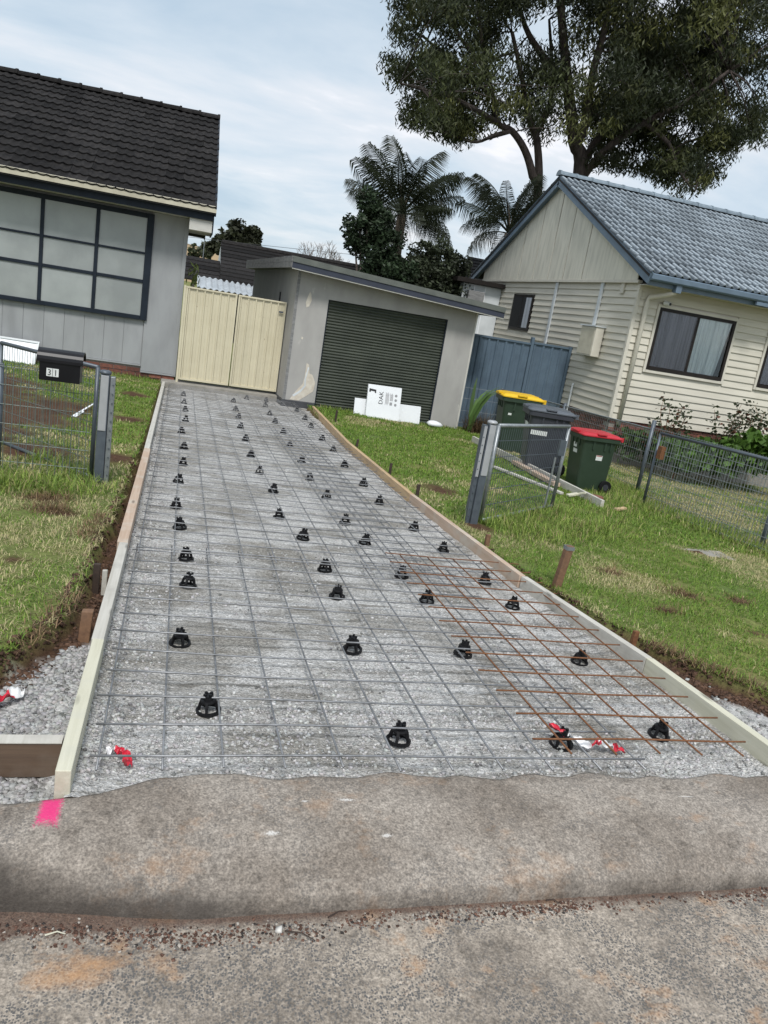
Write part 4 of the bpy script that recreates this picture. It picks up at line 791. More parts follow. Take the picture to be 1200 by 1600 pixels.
# gable end
GB, RGY, RGZ = 2.87, 16.98, 5.08; EGY, EGZ = 12.48, 2.98; pitR = math.atan2(RGZ-EGZ, RGY-EGY)
ztop = lambda y_: RGZ-0.10-abs(y_-RGY)*math.tan(pitR)
cuts = [13.05, 15.21, 16.08, 16.82, 17.65, 18.52, 19.6, 20.9]
for a, b in zip(cuts[:-1], cuts[1:]):
    a2, b2 = a+0.018, b-0.018; top = [(HX-0.05, b2, ztop(b2)), (HX-0.05, a2, ztop(a2))]
    if a2 < RGY < b2: top.insert(1, (HX-0.05, RGY, ztop(RGY)))
    poly = [(HX-0.05, a2, min(GB, ztop(a2)-0.01)), (HX-0.05, b2, min(GB, ztop(b2)-0.01))]+top
    MB().extrude(poly, (0.02, 0, 0)).build('gable_sheet', 'gable_sheet', R)
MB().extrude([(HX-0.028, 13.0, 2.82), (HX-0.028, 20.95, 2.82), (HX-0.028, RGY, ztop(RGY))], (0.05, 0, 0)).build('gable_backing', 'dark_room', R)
MB().box(HX-0.06, HX+0.03, 13.0, 20.9, GB-0.055, GB-0.002).build('gable_rail', 'cream_trim', R)
for s in (1, -1):
    e_ = (HX-0.17, RGY-s*(RGY-EGY+0.02), EGZ-0.10-0.0); tpt = (HX-0.17, RGY, RGZ-0.09)
    MB().beam(tpt, e_, 0.035, 0.21, (0,0,1)).build('bargeboard', 'barge_blue', R)
    MB().beam((HX-0.10, RGY, RGZ-0.155), (HX-0.10, RGY-s*4.3, RGZ-0.155-4.3*math.tan(pitR)), 0.11, 0.015, (0,0,1)).build('verge_lining', 'barge_blue', R)
roofR = MB().extrude([(HX-0.2, EGY, EGZ-0.04), (HX-0.2, RGY, RGZ-0.04), (HX-0.2, 2*RGY-EGY, EGZ-0.04), (HX-0.2, 2*RGY-EGY, EGZ-0.08), (HX-0.2, RGY, RGZ-0.08), (HX-0.2, EGY, EGZ-0.08)], (14, 0, 0)).build('roof', 'tile_deck', R)
pr_ = lambda x: 0.048*max(0, math.sin(2*math.pi*(x/0.15)))**0.9+0.002
tiled_roof(roofR, 'tile_blue', 'roof_tile', HX-0.20, 19, 24, EGY-0.03, EGZ-0.035, RGY-EGY, RGZ-EGZ, 0.30, 0.33, pr_)
tiled_roof(roofR, 'tile_blue', 'roof_tile', HX-0.20, 0, 43, 2*RGY-EGY+0.03, EGZ-0.035, RGY-EGY, RGZ-EGZ, 0.30, 0.33, pr_, flip=True)
off = org(roofR); cmR = cap_mesh()
for k in range(34): place('ridge_cap', cmR, 'ridge_blue', roofR, (HX-0.22+k*0.40-off.x, RGY-off.y, RGZ+0.045-off.z), (0, -0.02, 0))
MB().box(HX-0.14, 20, EGY+0.075, EGY+0.10, 2.77, 2.93).build('fascia', 'barge_blue', R)
gp = [(EGY+0.073,2.85),(EGY-0.035,2.85),(EGY-0.055,2.875),(EGY-0.060,2.95),(EGY-0.045,2.965),(EGY-0.035,2.95),(EGY-0.030,2.88),(EGY+0.073,2.87)]
MB().extrude([(HX-0.16, a, b) for a, b in gp], (12, 0, 0)).build('gutter', 'barge_blue', R)
MB().box(HX-0.02, 20, EGY+0.101, HY+0.04, 2.78, 2.795).build('soffit', 'cream_trim', R)

# ---------------------------------------------------------------- lean-to behind
L_ = thing('lean_to', 'white sheeted lean-to with brown flat roof edge behind the weatherboard house', 'shed', (7.4, 19.5, -0.5))
for a, b in ((6.88, 7.18), (7.19, 7.49), (7.50, 7.94)): MB().box(a, b, 19.5, 19.54, -0.5, 2.62).build('wall_sheet', 'white_weathered', L_, bevel=0.003)
MB().box(6.89, 6.93, 19.545, 22, -0.5, 2.62).build('side_wall', 'white_weathered', L_); MB().box(6.62, 7.94, 19.3, 22.1, 2.63, 2.74).build('roof', 'window_brown', L_, bevel=0.005)
for k in range(2): MB().box(7.17+k*0.31, 7.20+k*0.31, 19.488, 19.499, -0.5, 2.6).build('cover_strip', 'white_panel', L_)
MB().box(7.0, 7.44, 19.34, 19.487, 2.05, 2.46).build('air_conditioner', 'grey_board', L_, bevel=0.01)

# ---------------------------------------------------------------- blue metal fence between garage and house
B_ = thing('blue_fence', 'blue ribbed metal fence between the garage and the weatherboard house', 'fence', (6.7, 15.04, -0.45))
def ribs(par, x0, x1, z0, z1, y, mat, w_=0.19):
    n = max(1, round((x1-x0)/w_)); w_ = (x1-x0)/n
    for i in range(n):
        a = x0+i*w_; pr = [(0,0),(w_*.1,-.025),(w_*.25,-.025),(w_*.35,0),(w_*.6,0),(w_*.64,-.006),(w_*.68,0),(w_-0.001,0)]
        MB().extrude([(a+p, y+q, z0) for p, q in pr]+[(a+p, y+q+.004, z0) for p, q in reversed(pr)], (0, 0, z1-z0)).build('panel', mat, par)
for a, b, zt_ in ((5.46, 6.99, 1.44), (7.06, 7.88, 1.47)):
    ribs(B_, a, b, -0.5, zt_-0.04, 15.05, 'fence_blue'); MB().box(a, b, 15.015, 15.085, zt_-0.04, zt_).build('top_rail', 'fence_blue', B_)
for a, zt_ in ((6.995, 1.56), (7.885, 1.49)): MB().box(a, a+0.06, 15.01, 15.09, -0.5, zt_).build('post', 'fence_blue', B_, bevel=0.004)
# ================================================================= FENCES AND GATES
def wire_panel(par, p0, p1, z0f, z1f, step, rails, r=0.0022, rr=0.0026, mat='wire_green', loop=False, lim=None):
    p0 = Vector(p0); p1 = Vector(p1); L = (p1-p0).length; d = (p1-p0)/L; n = int(L/step)
    nrm = Vector((-d.y, d.x, 0))
    for i in range(n+1):
        q = p0+d*(step*i+0.5*(L-n*step)); s = (q-p0).length/L; a, b = z0f(s), z1f(s)
        pts = [(q.x, q.y, a), (q.x, q.y, b)]
        if loop: pts = [(q.x, q.y, a), (q.x, q.y, b-0.01), (q.x+d.x*0.012, q.y+d.y*0.012, b+0.006), (q.x+d.x*0.03, q.y+d.y*0.03, b+0.006), (q.x+d.x*0.04, q.y+d.y*0.04, b-0.012)]
        MB().tube(pts, r, 5).build('wire', mat, par)
    for f in rails:
        a = p0+nrm*0.004; b = p1+nrm*0.004
        MB().tube([(a.x, a.y, z0f(0)+(z1f(0)-z0f(0))*f), (b.x, b.y, z0f(1)+(z1f(1)-z0f(1))*f)], rr, 5).build('rail_wire', mat, par)
def gate_frame(par, p0, p1, zb0, zb1, h, r, mat):
    a0 = (*p0, zb0); a1 = (*p0, zb0+h); b0 = (*p1, zb1); b1 = (*p1, zb1+h)
    for q, nm in (((a0, a1), 'stile'), ((b0, b1), 'stile'), ((a1, b1), 'top_rail'), ((a0, b0), 'bottom_rail')):
        MB().tube([q[0], q[1]], r, 8).build(nm, mat, par, smooth=True)
# left front fence and its woven wire
FL = thing('wire_fence', 'green looped-top wire fence along the street left of the driveway', 'fence', (-1.6, 6.1, -0.05))
wire_panel(FL, (-3.4,6.1,0), (-0.60,6.1,0), lambda s: -0.03, lambda s: 0.765, 0.052, (0.10,0.28,0.46,0.64,0.82,0.985), 0.0024, 0.0024, loop=True)
for x_ in (-1.235, -3.4): MB().tube([(x_,6.13,-0.1),(x_,6.13,0.77)], 0.024, 8).build('post', 'galv_dark', FL, smooth=True)
# gate post, left: folded steel with a pale plate
def gate_post(label, x, y, h, side):
    zb = lawn(x, y)-0.05; t = thing('gate_post', label, 'post', (x, y, zb), 0, 'folded steel gate posts')
    MB().box(x-0.035, x+0.035, y-0.03, y+0.03, zb, zb+h).build('upright', 'galv_dark', t, bevel=0.008)
    MB().box(x-0.028, x+0.028, y-0.036, y-0.0305, zb+h*0.52, zb+h-0.012).build('pale_plate', 'galv_light', t, bevel=0.002)
    s = side; MB().box(min(x+s*0.037, x+s*0.072), max(x+s*0.037, x+s*0.072), y-0.01, y+0.05, zb, zb+h-0.02).build('rear_upright', 'galv_dark' if s < 0 else 'galv', t, bevel=0.004)
    if s < 0: MB().box(x-0.068, x-0.042, y-0.0165, y-0.0105, zb+h*0.5, zb+h-0.03).build('pale_plate', 'galv_light', t)
    MB().lathe([(0.040,0),(0.045,0.008),(0.043,0.02),(0.03,0.028)], 14, (x, y, zb+h-0.004)).build('cap', 'galv_light' if s < 0 else 'galv_dark', t, smooth=True)
    for k in range(11): MB().tube([(x+s*0.06, y-0.012, zb+0.12+k*0.07), (x+s*0.06, y-0.018, zb+0.12+k*0.07)], 0.006, 5).build('bolt', 'galv_dark', t)
    return t
gate_post('dark steel gate post with a pale plate, left of the driveway', -0.515, 6.12, 0.90, 1)
gate_post('dark steel gate post with two pale plates, right of the driveway', 2.60, 6.02, 0.945, -1)
# left gate leaf swung open into the yard
GLf = thing('gate_leaf', 'wire mesh gate leaf swung open into the left yard behind the letterbox', 'gate', (-.58, 6.2, -0.05))
p0, p1 = (-0.58, 6.22), (-1.47, 7.30)
gate_frame(GLf, p0, p1, -0.04, -0.07, 0.86, 0.017, 'galv_dark'); wire_panel(GLf, (*p0, 0), (*p1, 0), lambda s: -0.04-0.03*s, lambda s: 0.82-0.03*s, 0.040, (0.16,0.33,0.5,0.67,0.84), 0.002, 0.0024)
# right-hand gate: near leaf on the driveway post
GR = thing('gate_leaf', 'grey wire mesh gate leaf standing open in front of the bins', 'gate', (2.68, 6.08, -0.10))
p0, p1 = (2.70, 6.10), (3.95, 7.16)
gate_frame(GR, p0, p1, -0.07, -0.12, 0.86, 0.018, 'galv'); wire_panel(GR, (*p0, 0), (*p1, 0), lambda s: -0.07-0.05*s, lambda s: 0.79-0.05*s, 0.045, (0.16,0.33,0.5,0.67,0.84), 0.0024, 0.0034, mat='galv_dark')
q = Vector(p0).lerp(Vector(p1), 0.88); MB().tube([(q.x,q.y,-0.10),(q.x,q.y,0.42)], 0.010, 6).build('drop_bolt', 'galv', GR); MB().box(q.x+0.03,q.x+0.10,q.y+0.02,q.y+0.05,0.44,0.60).build('latch_plate', 'galv_dark', GR)
# far leaf, swung back along the boundary
GF = thing('gate_leaf', 'wide grey wire mesh gate leaf folded back along the boundary fence, far right', 'gate', (6.28, 5.9, -0.24))
p0, p1 = (6.27, 5.9), (5.87, 8.34)
gate_frame(GF, p0, p1, -0.20, -0.27, 0.94, 0.019, 'galv_dark'); wire_panel(GF, (*p0, 0), (*p1, 0), lambda s: -0.20-0.07*s, lambda s: 0.74-0.07*s, 0.048, (0.14,0.3,0.46,0.62,0.78), 0.0026, 0.003, mat='galv')
MB().box(5.84,5.90,8.20,8.28,0.36,0.52).build('latch_plate', 'rust', GF)
# boundary fence
BF = thing('boundary_fence', 'low woven wire boundary fence running back to the weatherboard house', 'fence', (6.5, 9.4, -0.33))
wire_panel(BF, (6.5,6.2,0), (6.5,9.42,0), lambda s: lawn(6.5, 6.2+3.22*s)-0.02, lambda s: lawn(6.5, 6.2+3.22*s)+0.97, 0.05, (0.12,0.3,0.48,0.66,0.84,0.985), 0.0026, 0.0034, mat='galv')
wire_panel(BF, (6.5,9.48,0), (6.5,14.9,0), lambda s: lawn(6.5, 9.48+5.42*s)-0.02, lambda s: lawn(6.5, 9.48+5.42*s)+0.92, 0.055, (0.12,0.3,0.48,0.66,0.84,0.985), 0.0026, 0.0034, mat='galv')
MB().tube([(6.5,9.48,lawn(6.5,9.5)+0.93),(6.5,14.9,lawn(6.5,14.9)+0.93)], 0.012, 6).build('top_wire', 'galv', BF)
for y_, h in ((9.45,1.06), (6.9,0.55), (12.1,0.98), (14.9,0.95)): MB().tube([(6.5,y_,lawn(6.5,y_)-0.1),(6.5,y_,lawn(6.5,y_)+h)], 0.030, 8).build('post', 'galv_dark', BF, smooth=True)
# short back fence wire in front of the blue fence
SF = thing('wire_fence', 'short plain wire fence in front of the blue metal fence', 'fence', (6.0, 14.7, -0.42))
for zz_ in (0.1, 0.35, 0.6, 0.82): MB().tube([(5.62,14.72,-0.45+zz_),(6.48,14.72,-0.45+zz_)], 0.004, 5).build('rail_wire', 'galv', SF)
for x_ in np.arange(5.66, 6.46, 0.1): MB().tube([(x_,14.72,-0.45),(x_,14.72,0.37)], 0.002, 4).build('wire', 'galv', SF)

# letterbox number 31
LB = thing('letterbox', 'black metal letterbox with number 31 on the wire fence', 'letterbox', (-0.815, 6.0, 0.72))
def lbsec(x): return [(x,5.93,0.715),(x,6.09,0.715),(x,6.09,0.865)]+[(x, 6.01+0.085*math.cos(a), 0.868+0.062*math.sin(a)) for a in [math.pi*k/10 for k in range(11)]]+[(x,5.925,0.865)]
MB().loft([lbsec(-0.945), lbsec(-0.672)]).build('body', 'mailbox_black', LB, bevel=0.003)
def lidsec(x, e): return [(x, 6.01+(0.085+e)*math.cos(a), 0.868+(0.062+e)*math.sin(a)) for a in [math.pi*k/10 for k in range(11)]]+[(x, 5.925-e, 0.848), (x, 5.925, 0.848)]+[(x, 6.01+0.086*math.cos(a), 0.868+0.063*math.sin(a)) for a in [math.pi*k/10 for k in range(10,-1,-1)]]
MB().loft([lidsec(-0.962, 0.008), lidsec(-0.655, 0.008)]).build('lid', 'mailbox_black', LB)
for x_, c in ((-0.895, '3'), (-0.853, '1')):
    pl = MB().box(x_, x_+0.039, 5.922, 5.9295, 0.748, 0.805).build('number_plate', 'sticker', LB)
    tm = text_mesh(c, 0.062); xs_ = [v.co.x for v in tm.vertices]; ys_ = [v.co.y for v in tm.vertices]; cxm = (min(xs_)+max(xs_))/2; cym = (min(ys_)+max(ys_))/2
    mb = MB(); mb.v = [(x_+0.0195+(v.co.x-cxm)*0.92, 5.9205, 0.7765+(v.co.y-cym)) for v in tm.vertices]; mb.f = [tuple(p.vertices) for p in tm.polygons]; mb.build('digit', 'ink', pl)

# ================================================================= WHEELIE BINS
def rrect(hw, hd, r, z, ox=0, n=4):
    pts = []
    for cx_, cy_, a0 in ((hw-r, hd-r, 0), (-hw+r, hd-r, 90), (-hw+r, -hd+r, 180), (hw-r, -hd+r, 270)):
        for k in range(n+1): a = math.radians(a0+90*k/n); pts.append((cx_+r*math.cos(a)+ox, cy_+r*math.sin(a), z))
    return pts
def bin_(label, loc, rz, s, body, lid, stickers, group='wheelie bins by the boundary fence'):
    # local frame: -x is the front, +x the hinge and wheels
    t = thing('wheelie_bin', label, 'bin', loc, rz, group); L = lambda mb, nm, mt, par=t, **k: place(nm, mb.xform(Matrix.Scale(s, 4)).mesh(nm), mt, par, **k)
    L(MB().loft([rrect(0.215,0.195,0.04,0.02,0.02), rrect(0.225,0.20,0.04,0.05,0.02), rrect(0.262,0.232,0.045,0.72), rrect(0.265,0.235,0.045,0.74), rrect(0.30,0.262,0.05,0.742), rrect(0.30,0.262,0.05,0.80), rrect(0.28,0.245,0.045,0.80), rrect(0.275,0.24,0.045,0.775)]), 'body', body, smooth=False, bevel=0.004)
    for y_ in (-0.11, 0.0, 0.11): L(MB().box(-0.272,-0.255,y_-0.012,y_+0.012,0.64,0.741), 'rib', body)
    for x_ in (-0.1, 0.08, 0.17): L(MB().box(x_-0.012,x_+0.012,-0.245,-0.225,0.62,0.741), 'rib', body)
    lo = L(MB().loft([rrect(0.315,0.272,0.05,0.803,0.005), rrect(0.315,0.272,0.05,0.822,0.005), rrect(0.27,0.235,0.05,0.848,0.0), rrect(0.22,0.19,0.05,0.858,0.0)]), 'lid', lid, bevel=0.004)
    L(MB().box(-0.30,-0.245,-0.10,-0.085,0.825,0.852).box(-0.30,-0.245,0.085,0.10,0.825,0.852).box(-0.335,-0.295,-0.10,0.10,0.832,0.850), 'lid_handle', lid, lo)
    L(MB().box(-0.09,0.05,-0.285,-0.20,0.838,0.853), 'lid_grip', lid, lo)
    L(MB().tube([(0.335,-0.22,0.80),(0.335,0.22,0.80)], 0.016, 8).box(0.28,0.345,-0.235,-0.205,0.775,0.835).box(0.28,0.345,0.205,0.235,0.775,0.835), 'hinge_handle', lid, lo)
    for y_ in (-0.225, 0.225):
        w_ = MB(); w_.tube([(0.225,y_-0.022,0.095),(0.225,y_+0.022,0.095)], 0.095, 18); wo = L(w_, 'wheel', 'black_plastic', bevel=0.006)
        L(MB().tube([(0.225,y_-0.026,0.095),(0.225,y_+0.026,0.095)], 0.045, 12), 'hub', 'bin_charcoal', wo)
    L(MB().tube([(0.225,-0.2,0.095),(0.225,0.2,0.095)], 0.012, 6), 'axle', 'galv_dark')
    for face, a, z0, w_, h, mt in stickers:                 # flat printed labels on the tapered faces
        f = lambda z: (z-0.05)/0.67
        if face == 'front': X0 = lambda z: -(0.205+(0.262-0.205)*f(z))-0.002; pts = [(X0(z0),a+w_/2,z0),(X0(z0),a-w_/2,z0),(X0(z0+h),a-w_/2,z0+h),(X0(z0+h),a+w_/2,z0+h)]
        else: Y0 = lambda z: -(0.20+0.032*f(z))-0.002; pts = [(a-w_/2,Y0(z0),z0),(a+w_/2,Y0(z0),z0),(a+w_/2,Y0(z0+h),z0+h),(a-w_/2,Y0(z0+h),z0+h)]
        L(MB().add(pts, [(0,1,2,3)]), 'sticker', mt)
    return t
bin_('dark green wheelie bin with a red lid, nearest of the three', (5.40, 9.08, lawn(5.4, 9.08)+0.0), math.radians(-2), 0.92, 'bin_green', 'lid_red', [('front',0.02,0.60,0.10,0.065,'sticker'),('front',0.0,0.52,0.12,0.055,'sticker'),('side',0.03,0.47,0.10,0.075,'sticker'),('side',0.03,0.528,0.09,0.014,'sticker_red')])
bin_('charcoal wheelie bin with a grey lid between the red- and yellow-lidded bins', (5.20, 10.12, lawn(5.2, 10.12)+0.0), math.radians(-14), 1.10, 'bin_charcoal', 'lid_grey', [('front',0.0,0.585,0.20,0.05,'sticker'),('side',-0.12,0.50,0.22,0.06,'sticker')])
bin_('dark wheelie bin with a yellow lid, furthest back', (5.62, 12.1, lawn(5.62, 12.1)+0.0), math.radians(-10), 1.16, 'bin_green', 'lid_yellow', [('side',-0.15,0.55,0.05,0.03,'sticker')])

# timber edging and offcuts by the bins
def plank(name, label, cat, a, b, wd, ht, mat, group=None):
    o = MB().beam(a, b, wd, ht).build(name, mat, bevel=0.004); tag(o, label, cat, group); return o
zL = lambda x, y, d=0: (x, y, lawn(x, y)+d)
plank('timber_plank', 'long weathered plank on edge behind the bins running toward the gate', 'plank', zL(5.05,12.4,.07), zL(4.92,7.75,.045), 0.04, 0.10, 'timber_white')
plank('timber_plank', 'reddish plank lying beside the long weathered plank', 'plank', zL(4.92,10.3,.05), zL(4.80,8.7,.05), 0.10, 0.05, 'timber_pink')
plank('timber_plank', 'pale thin plank lying in the grass nearest the open gate leaf', 'plank', zL(4.30,9.6,.03), zL(4.62,8.2,.03), 0.06, 0.03, 'timber_white')
for i, (x_, y_, dx, dy, c, lb) in enumerate([(4.66,8.12,.16,.05,'timber_green','pale yellowish timber offcut tilted beside the red-lidded bin'),(4.78,8.22,.10,-.12,'timber_green','upright pale timber offcut leaning near the red-lidded bin'),(4.92,8.02,.12,.03,'timber_white','short white timber offcut beside the broken brick'),(5.02,7.62,.14,.02,'timber_tan','tan timber scrap at the near end of the long plank')]):
    plank('timber_offcut', lb, 'offcut', zL(x_,y_,.03), zL(x_+dx,y_+dy,.06+0.04*(i == 1)), 0.06, 0.025, c)
o = MB().beam(zL(4.98,8.10,.05), zL(5.10,8.06,.05), 0.09, 0.075).build('broken_brick', 'brick', bevel=0.008); tag(o, 'broken brown brick among the timber offcuts by the red-lidded bin', 'brick')
o = MB().box(4.78, 5.36, 5.92, 6.2, lawn(5.0,6.05)-0.05, lawn(5.0,6.05)-0.002).build('path', 'path_concrete', bevel=0.02); o['kind'] = 'structure'
o = MB().add([(-1.12,9.3,-.14),(-1.06,9.7,-.13),(-1.0,10.1,-.12),(-.96,10.3,-.10),(-.945,10.29,-.10),(-.98,10.08,-.122),(-1.04,9.67,-.133),(-1.095,9.29,-.142)], [(0,1,6,7),(1,2,5,6),(2,3,4,5)]); o.extrude([(-1.12,9.3,-.15),(-1.07,9.28,-.15),(-1.02,9.65,-.14),(-1.06,9.7,-.14)], (0,0,0.006))
o = o.build('white_strip', 'white_panel'); tag(o, 'bent white plastic strip lying on the soil behind the wire fence', 'scrap')

# ================================================================= FORMWORK
def form(label, pts, wd, top, bot, mat, cat='board', group='formwork boards'):
    mb = MB()
    for (xa, ya), (xb, yb) in zip(pts[:-1], pts[1:]):
        d = Vector((xb-xa, yb-ya, 0)).normalized(); s = Vector((d.y, -d.x, 0))*wd/2
        q = [(xa-s.x, ya-s.y), (xa+s.x, ya+s.y), (xb+s.x, yb+s.y), (xb-s.x, yb-s.y)]
        mb.hexa([(a, b, P(a, b)+bot) for a, b in q], [(a, b, P(a, b)+top) for a, b in q])
    o = mb.build('form_board', mat, bevel=0.003); tag(o, label, cat, group); return o
form('pale green treated timber form board at the left front, nearest the kerb', [(-.222,2.135),(-.218,3.10)], 0.046, 0.042, -0.11, 'timber_green')
form('whitish timber form board, second from the kerb on the left edge', [(-.221,3.105),(-.214,4.50)], 0.050, 0.040, -0.11, 'timber_white')
form('pinkish brown timber form board, third from the kerb on the left edge', [(-.221,4.49),(-.214,7.6)], 0.060, 0.044, -0.11, 'timber_pink')
form('long pale timber form board at the far end of the left edge', [(-.219,7.61),(-.222,14.45)], 0.050, 0.044, -0.11, 'timber_white')
form('yellowish treated form board at the right front, nearest the kerb', [(2.570,2.16),(2.525,3.195)], 0.045, 0.042, -0.10, 'timber_green')
form('whitish timber form board, second from the kerb on the right edge', [(2.524,3.20),(2.375,4.46)], 0.045, 0.042, -0.10, 'timber_white')
form('brown-faced timber form board, third from the kerb on the right edge', [(2.366,4.47),(2.262,6.8)], 0.045, 0.044, -0.10, 'timber_pink')
form('long tan timber form board in the middle of the right edge', [(2.2615,6.806),(2.246,9.79)], 0.045, 0.044, -0.10, 'timber_tan')
form('tan timber form board at the far end of the right edge by the garage', [(2.2465,9.795),(2.418,13.75)], 0.045, 0.044, -0.10, 'timber_tan')
cb = MB().box(-2.2, -.252, 2.335, 2.375, P(-.3,2.35)-0.115, P(-.3,2.35)+0.012).build('cross_board', 'timber_dark', bevel=0.003); tag(cb, 'dark brown board on edge butting the left form near the kerb', 'board')
o = MB().box(-2.2, -.2525, 2.331, 2.379, P(-.3,2.35)+0.0122, P(-.3,2.35)+0.0155).build('saw_cut_edge', 'timber_white', cb)
def stake(label, x, y, top, bot, w_, mat, lean=(0,0), tip=None, group='formwork stakes', tie=False):
    z0 = P(x, y)+bot; z1 = P(x, y)+top; t = thing('stake', label, 'stake', (x, y, z0), 0, group); h = w_/2
    MB().hexa([(x-h,y-h,z0),(x+h,y-h,z0),(x+h,y+h,z0),(x-h,y+h,z0)], [(x-h+lean[0],y-h+lean[1],z1),(x+h+lean[0],y-h+lean[1],z1),(x+h+lean[0],y+h+lean[1],z1-0.004),(x-h+lean[0],y+h+lean[1],z1-0.006)]).build('shaft', mat, t, bevel=0.004)
    if tip: MB().box(x-h*0.99+lean[0],x+h*0.99+lean[0],y-h*1.02+lean[1],y-h*1.005+lean[1],z1-0.07,z1-0.008).build('paint_mark', tip, t)
    if tie: MB().box(x-h-0.003+lean[0],x+h+0.003+lean[0],y-h-0.003+lean[1],y+h+0.003+lean[1],z1-0.03,z1-0.005).build('metal_band', 'galv', t)
stake('dark stake behind the whitish left board with a pale offcut beside it', -.315, 4.02, 0.06, -0.12, 0.035, 'stake_dark')
stake('pale short timber offcut wedged behind the whitish left board', -.272, 4.0, 0.035, -0.11, 0.026, 'timber_white')
stake('reddish brown stake behind the left form in the soil trench', -.305, 3.42, 0.03, -0.14, 0.05, 'stake_brown', (0.01,0.02))
stake('tall brown peg with a metal band on the right verge', 2.60, 4.42, 0.30, -0.06, 0.05, 'stake_brown', (0.035,0), tie=True)
stake('short orange-marked peg beside the right board near the kerb', 2.595, 3.46, 0.09, -0.08, 0.030, 'rust', (0.005,0))
stake('short brown peg beside the right form in front of the gate post', 2.44, 5.30, 0.10, -0.08, 0.035, 'stake_brown')
stake('thin dark peg at the bend of the right form', 2.33, 6.85, 0.14, -0.06, 0.030, 'stake_dark')
stake('thin dark peg beyond the bend of the right form', 2.33, 7.9, 0.14, -0.06, 0.028, 'stake_dark')
stake('thin dark peg halfway along the right form', 2.33, 9.6, 0.12, -0.06, 0.028, 'stake_dark')
stake('thin dark peg on the lawn near the garage end of the right form', 2.52, 12.1, 0.20, -0.06, 0.03, 'stake_dark')

# ================================================================= REINFORCING MESH
def mesh_sheet(label, xs_, y0, y1, row0, xl, xr, rl, mat, r=0.0041, dz=0.0, sag=0.006, group='reinforcing mesh sheets'):
    t = thing('reinforcing_mesh', label, 'steel mesh', (xs_[0], y0, P(xs_[0], y0)), 0, group); sd_ = random.random()*9
    zf = lambda x, y: P(x, y)+dz+sag*(vnoise(x, y, 1.4, 12)-0.5)*2
    for x in xs_:
        j = random.uniform(-.006, .006); ya = y0+random.uniform(-.012, .012); pts = []; n = max(4, int((y1-ya)/0.35))
        for i in range(n+1): y = ya+(y1-ya)*i/n; pts.append((x+j*math.sin(y), y, float(zf(x, y))))
        MB().tube(pts, r, 6).build('long_wire', mat, t, smooth=True)
    y = row0
    while y < y1:
        a, b = xl+random.uniform(-.015, .01), xr+random.uniform(-.01, .015); n = 8; pts = [(a+(b-a)*i/n, y+0.004*math.sin(i+y*7), float(zf(a+(b-a)*i/n, y))+2*r*0.9) for i in range(n+1)]
        MB().tube(pts, r, 6).build('cross_wire', mat, t, smooth=True); y += rl
    return t
mesh_sheet('galvanised reinforcing mesh sheet nearest the kerb, lying on black chairs', [-.136+.2*i for i in range(11)], 2.21, 4.62, 2.277, -.165, 1.89, .2, 'mesh_steel')
mesh_sheet('grey reinforcing mesh sheet in the middle of the driveway, lapping the nearest one', [-.120+.2*i for i in range(10)], 4.42, 10.45, 4.50, -.15, 1.72, .2, 'mesh_steel', dz=0.010)
mesh_sheet('narrow reinforcing mesh strip beside the right form in mid driveway', [1.345+.2*i for i in range(5)], 4.30, 10.6, 4.37, 1.31, 2.19, .2, 'mesh_steel', dz=0.004)
mesh_sheet('reinforcing mesh sheet at the far end in front of the cream gate', [-.115+.2*i for i in range(12)], 10.22, 14.3, 10.30, -.14, 2.13, .2, 'mesh_steel', dz=0.012)
mesh_sheet('rusty brown reinforcing mesh piece beside the right front form', [1.585+.2*i for i in range(5)], 2.30, 4.80, 2.395, 1.47, 2.475, .2, 'rust', dz=0.016, r=0.0041, sag=0.003)

# ================================================================= BAR CHAIRS
def chair_parts():
    ring = MB(); n = 20
    for k in range(n):
        a = 2*math.pi*k/n
        for rr_, z in ((0.042,0),(0.042,0.009),(0.033,0.009),(0.033,0)): ring.v.append((rr_*math.cos(a), rr_*math.sin(a), z))
    for k in range(n):
        for q in range(4): ring.f.append((k*4+q, ((k+1)%n)*4+q, ((k+1)%n)*4+(q+1)%4, k*4+(q+1)%4))
    legs = []
    for k in range(4):
        a = math.pi/4+k*math.pi/2; c, s = math.cos(a), math.sin(a); l = MB()
        pr = [(0.037,0.005),(0.032,0.030),(0.026,0.046),(0.012,0.046),(0.012,0.036),(0.021,0.026),(0.029,0.005)]; wv = Vector((-s, c, 0))*0.0045
        l.extrude([(r_*c-wv.x, r_*s-wv.y, z) for r_, z in pr], wv*2); legs.append(l)
    head = MB().lathe([(0.024,0.034),(0.027,0.040),(0.025,0.046),(0.0175,0.047),(0.0165,0.060),(0.0175,0.062),(0.010,0.062)], 12)
    prongs = MB()
    for k in range(4):
        a = k*math.pi/2; c, s = math.cos(a), math.sin(a); prongs.box(c*0.013-0.004, c*0.013+0.004, s*0.013-0.004, s*0.013+0.004, 0.0625, 0.069)
    return ring.mesh('base_ring'), [l.mesh('leg') for l in legs], head.mesh('collar'), prongs.mesh('prongs')
cr_, cl_, ch_, cp_ = chair_parts()
proto = thing('bar_chair', '', 'bar chair', (0,0,-50))
place('base_ring', cr_, 'black_plastic', proto)
for l in cl_: place('leg', l, 'black_plastic', proto)
place('collar', ch_, 'black_plastic', proto); place('prongs', cp_, 'black_plastic', proto)
ROWS = [2.62,3.33,4.08,4.54,5.26,5.80,6.68,7.46,8.40,9.42,10.48,11.5,12.4,13.55]
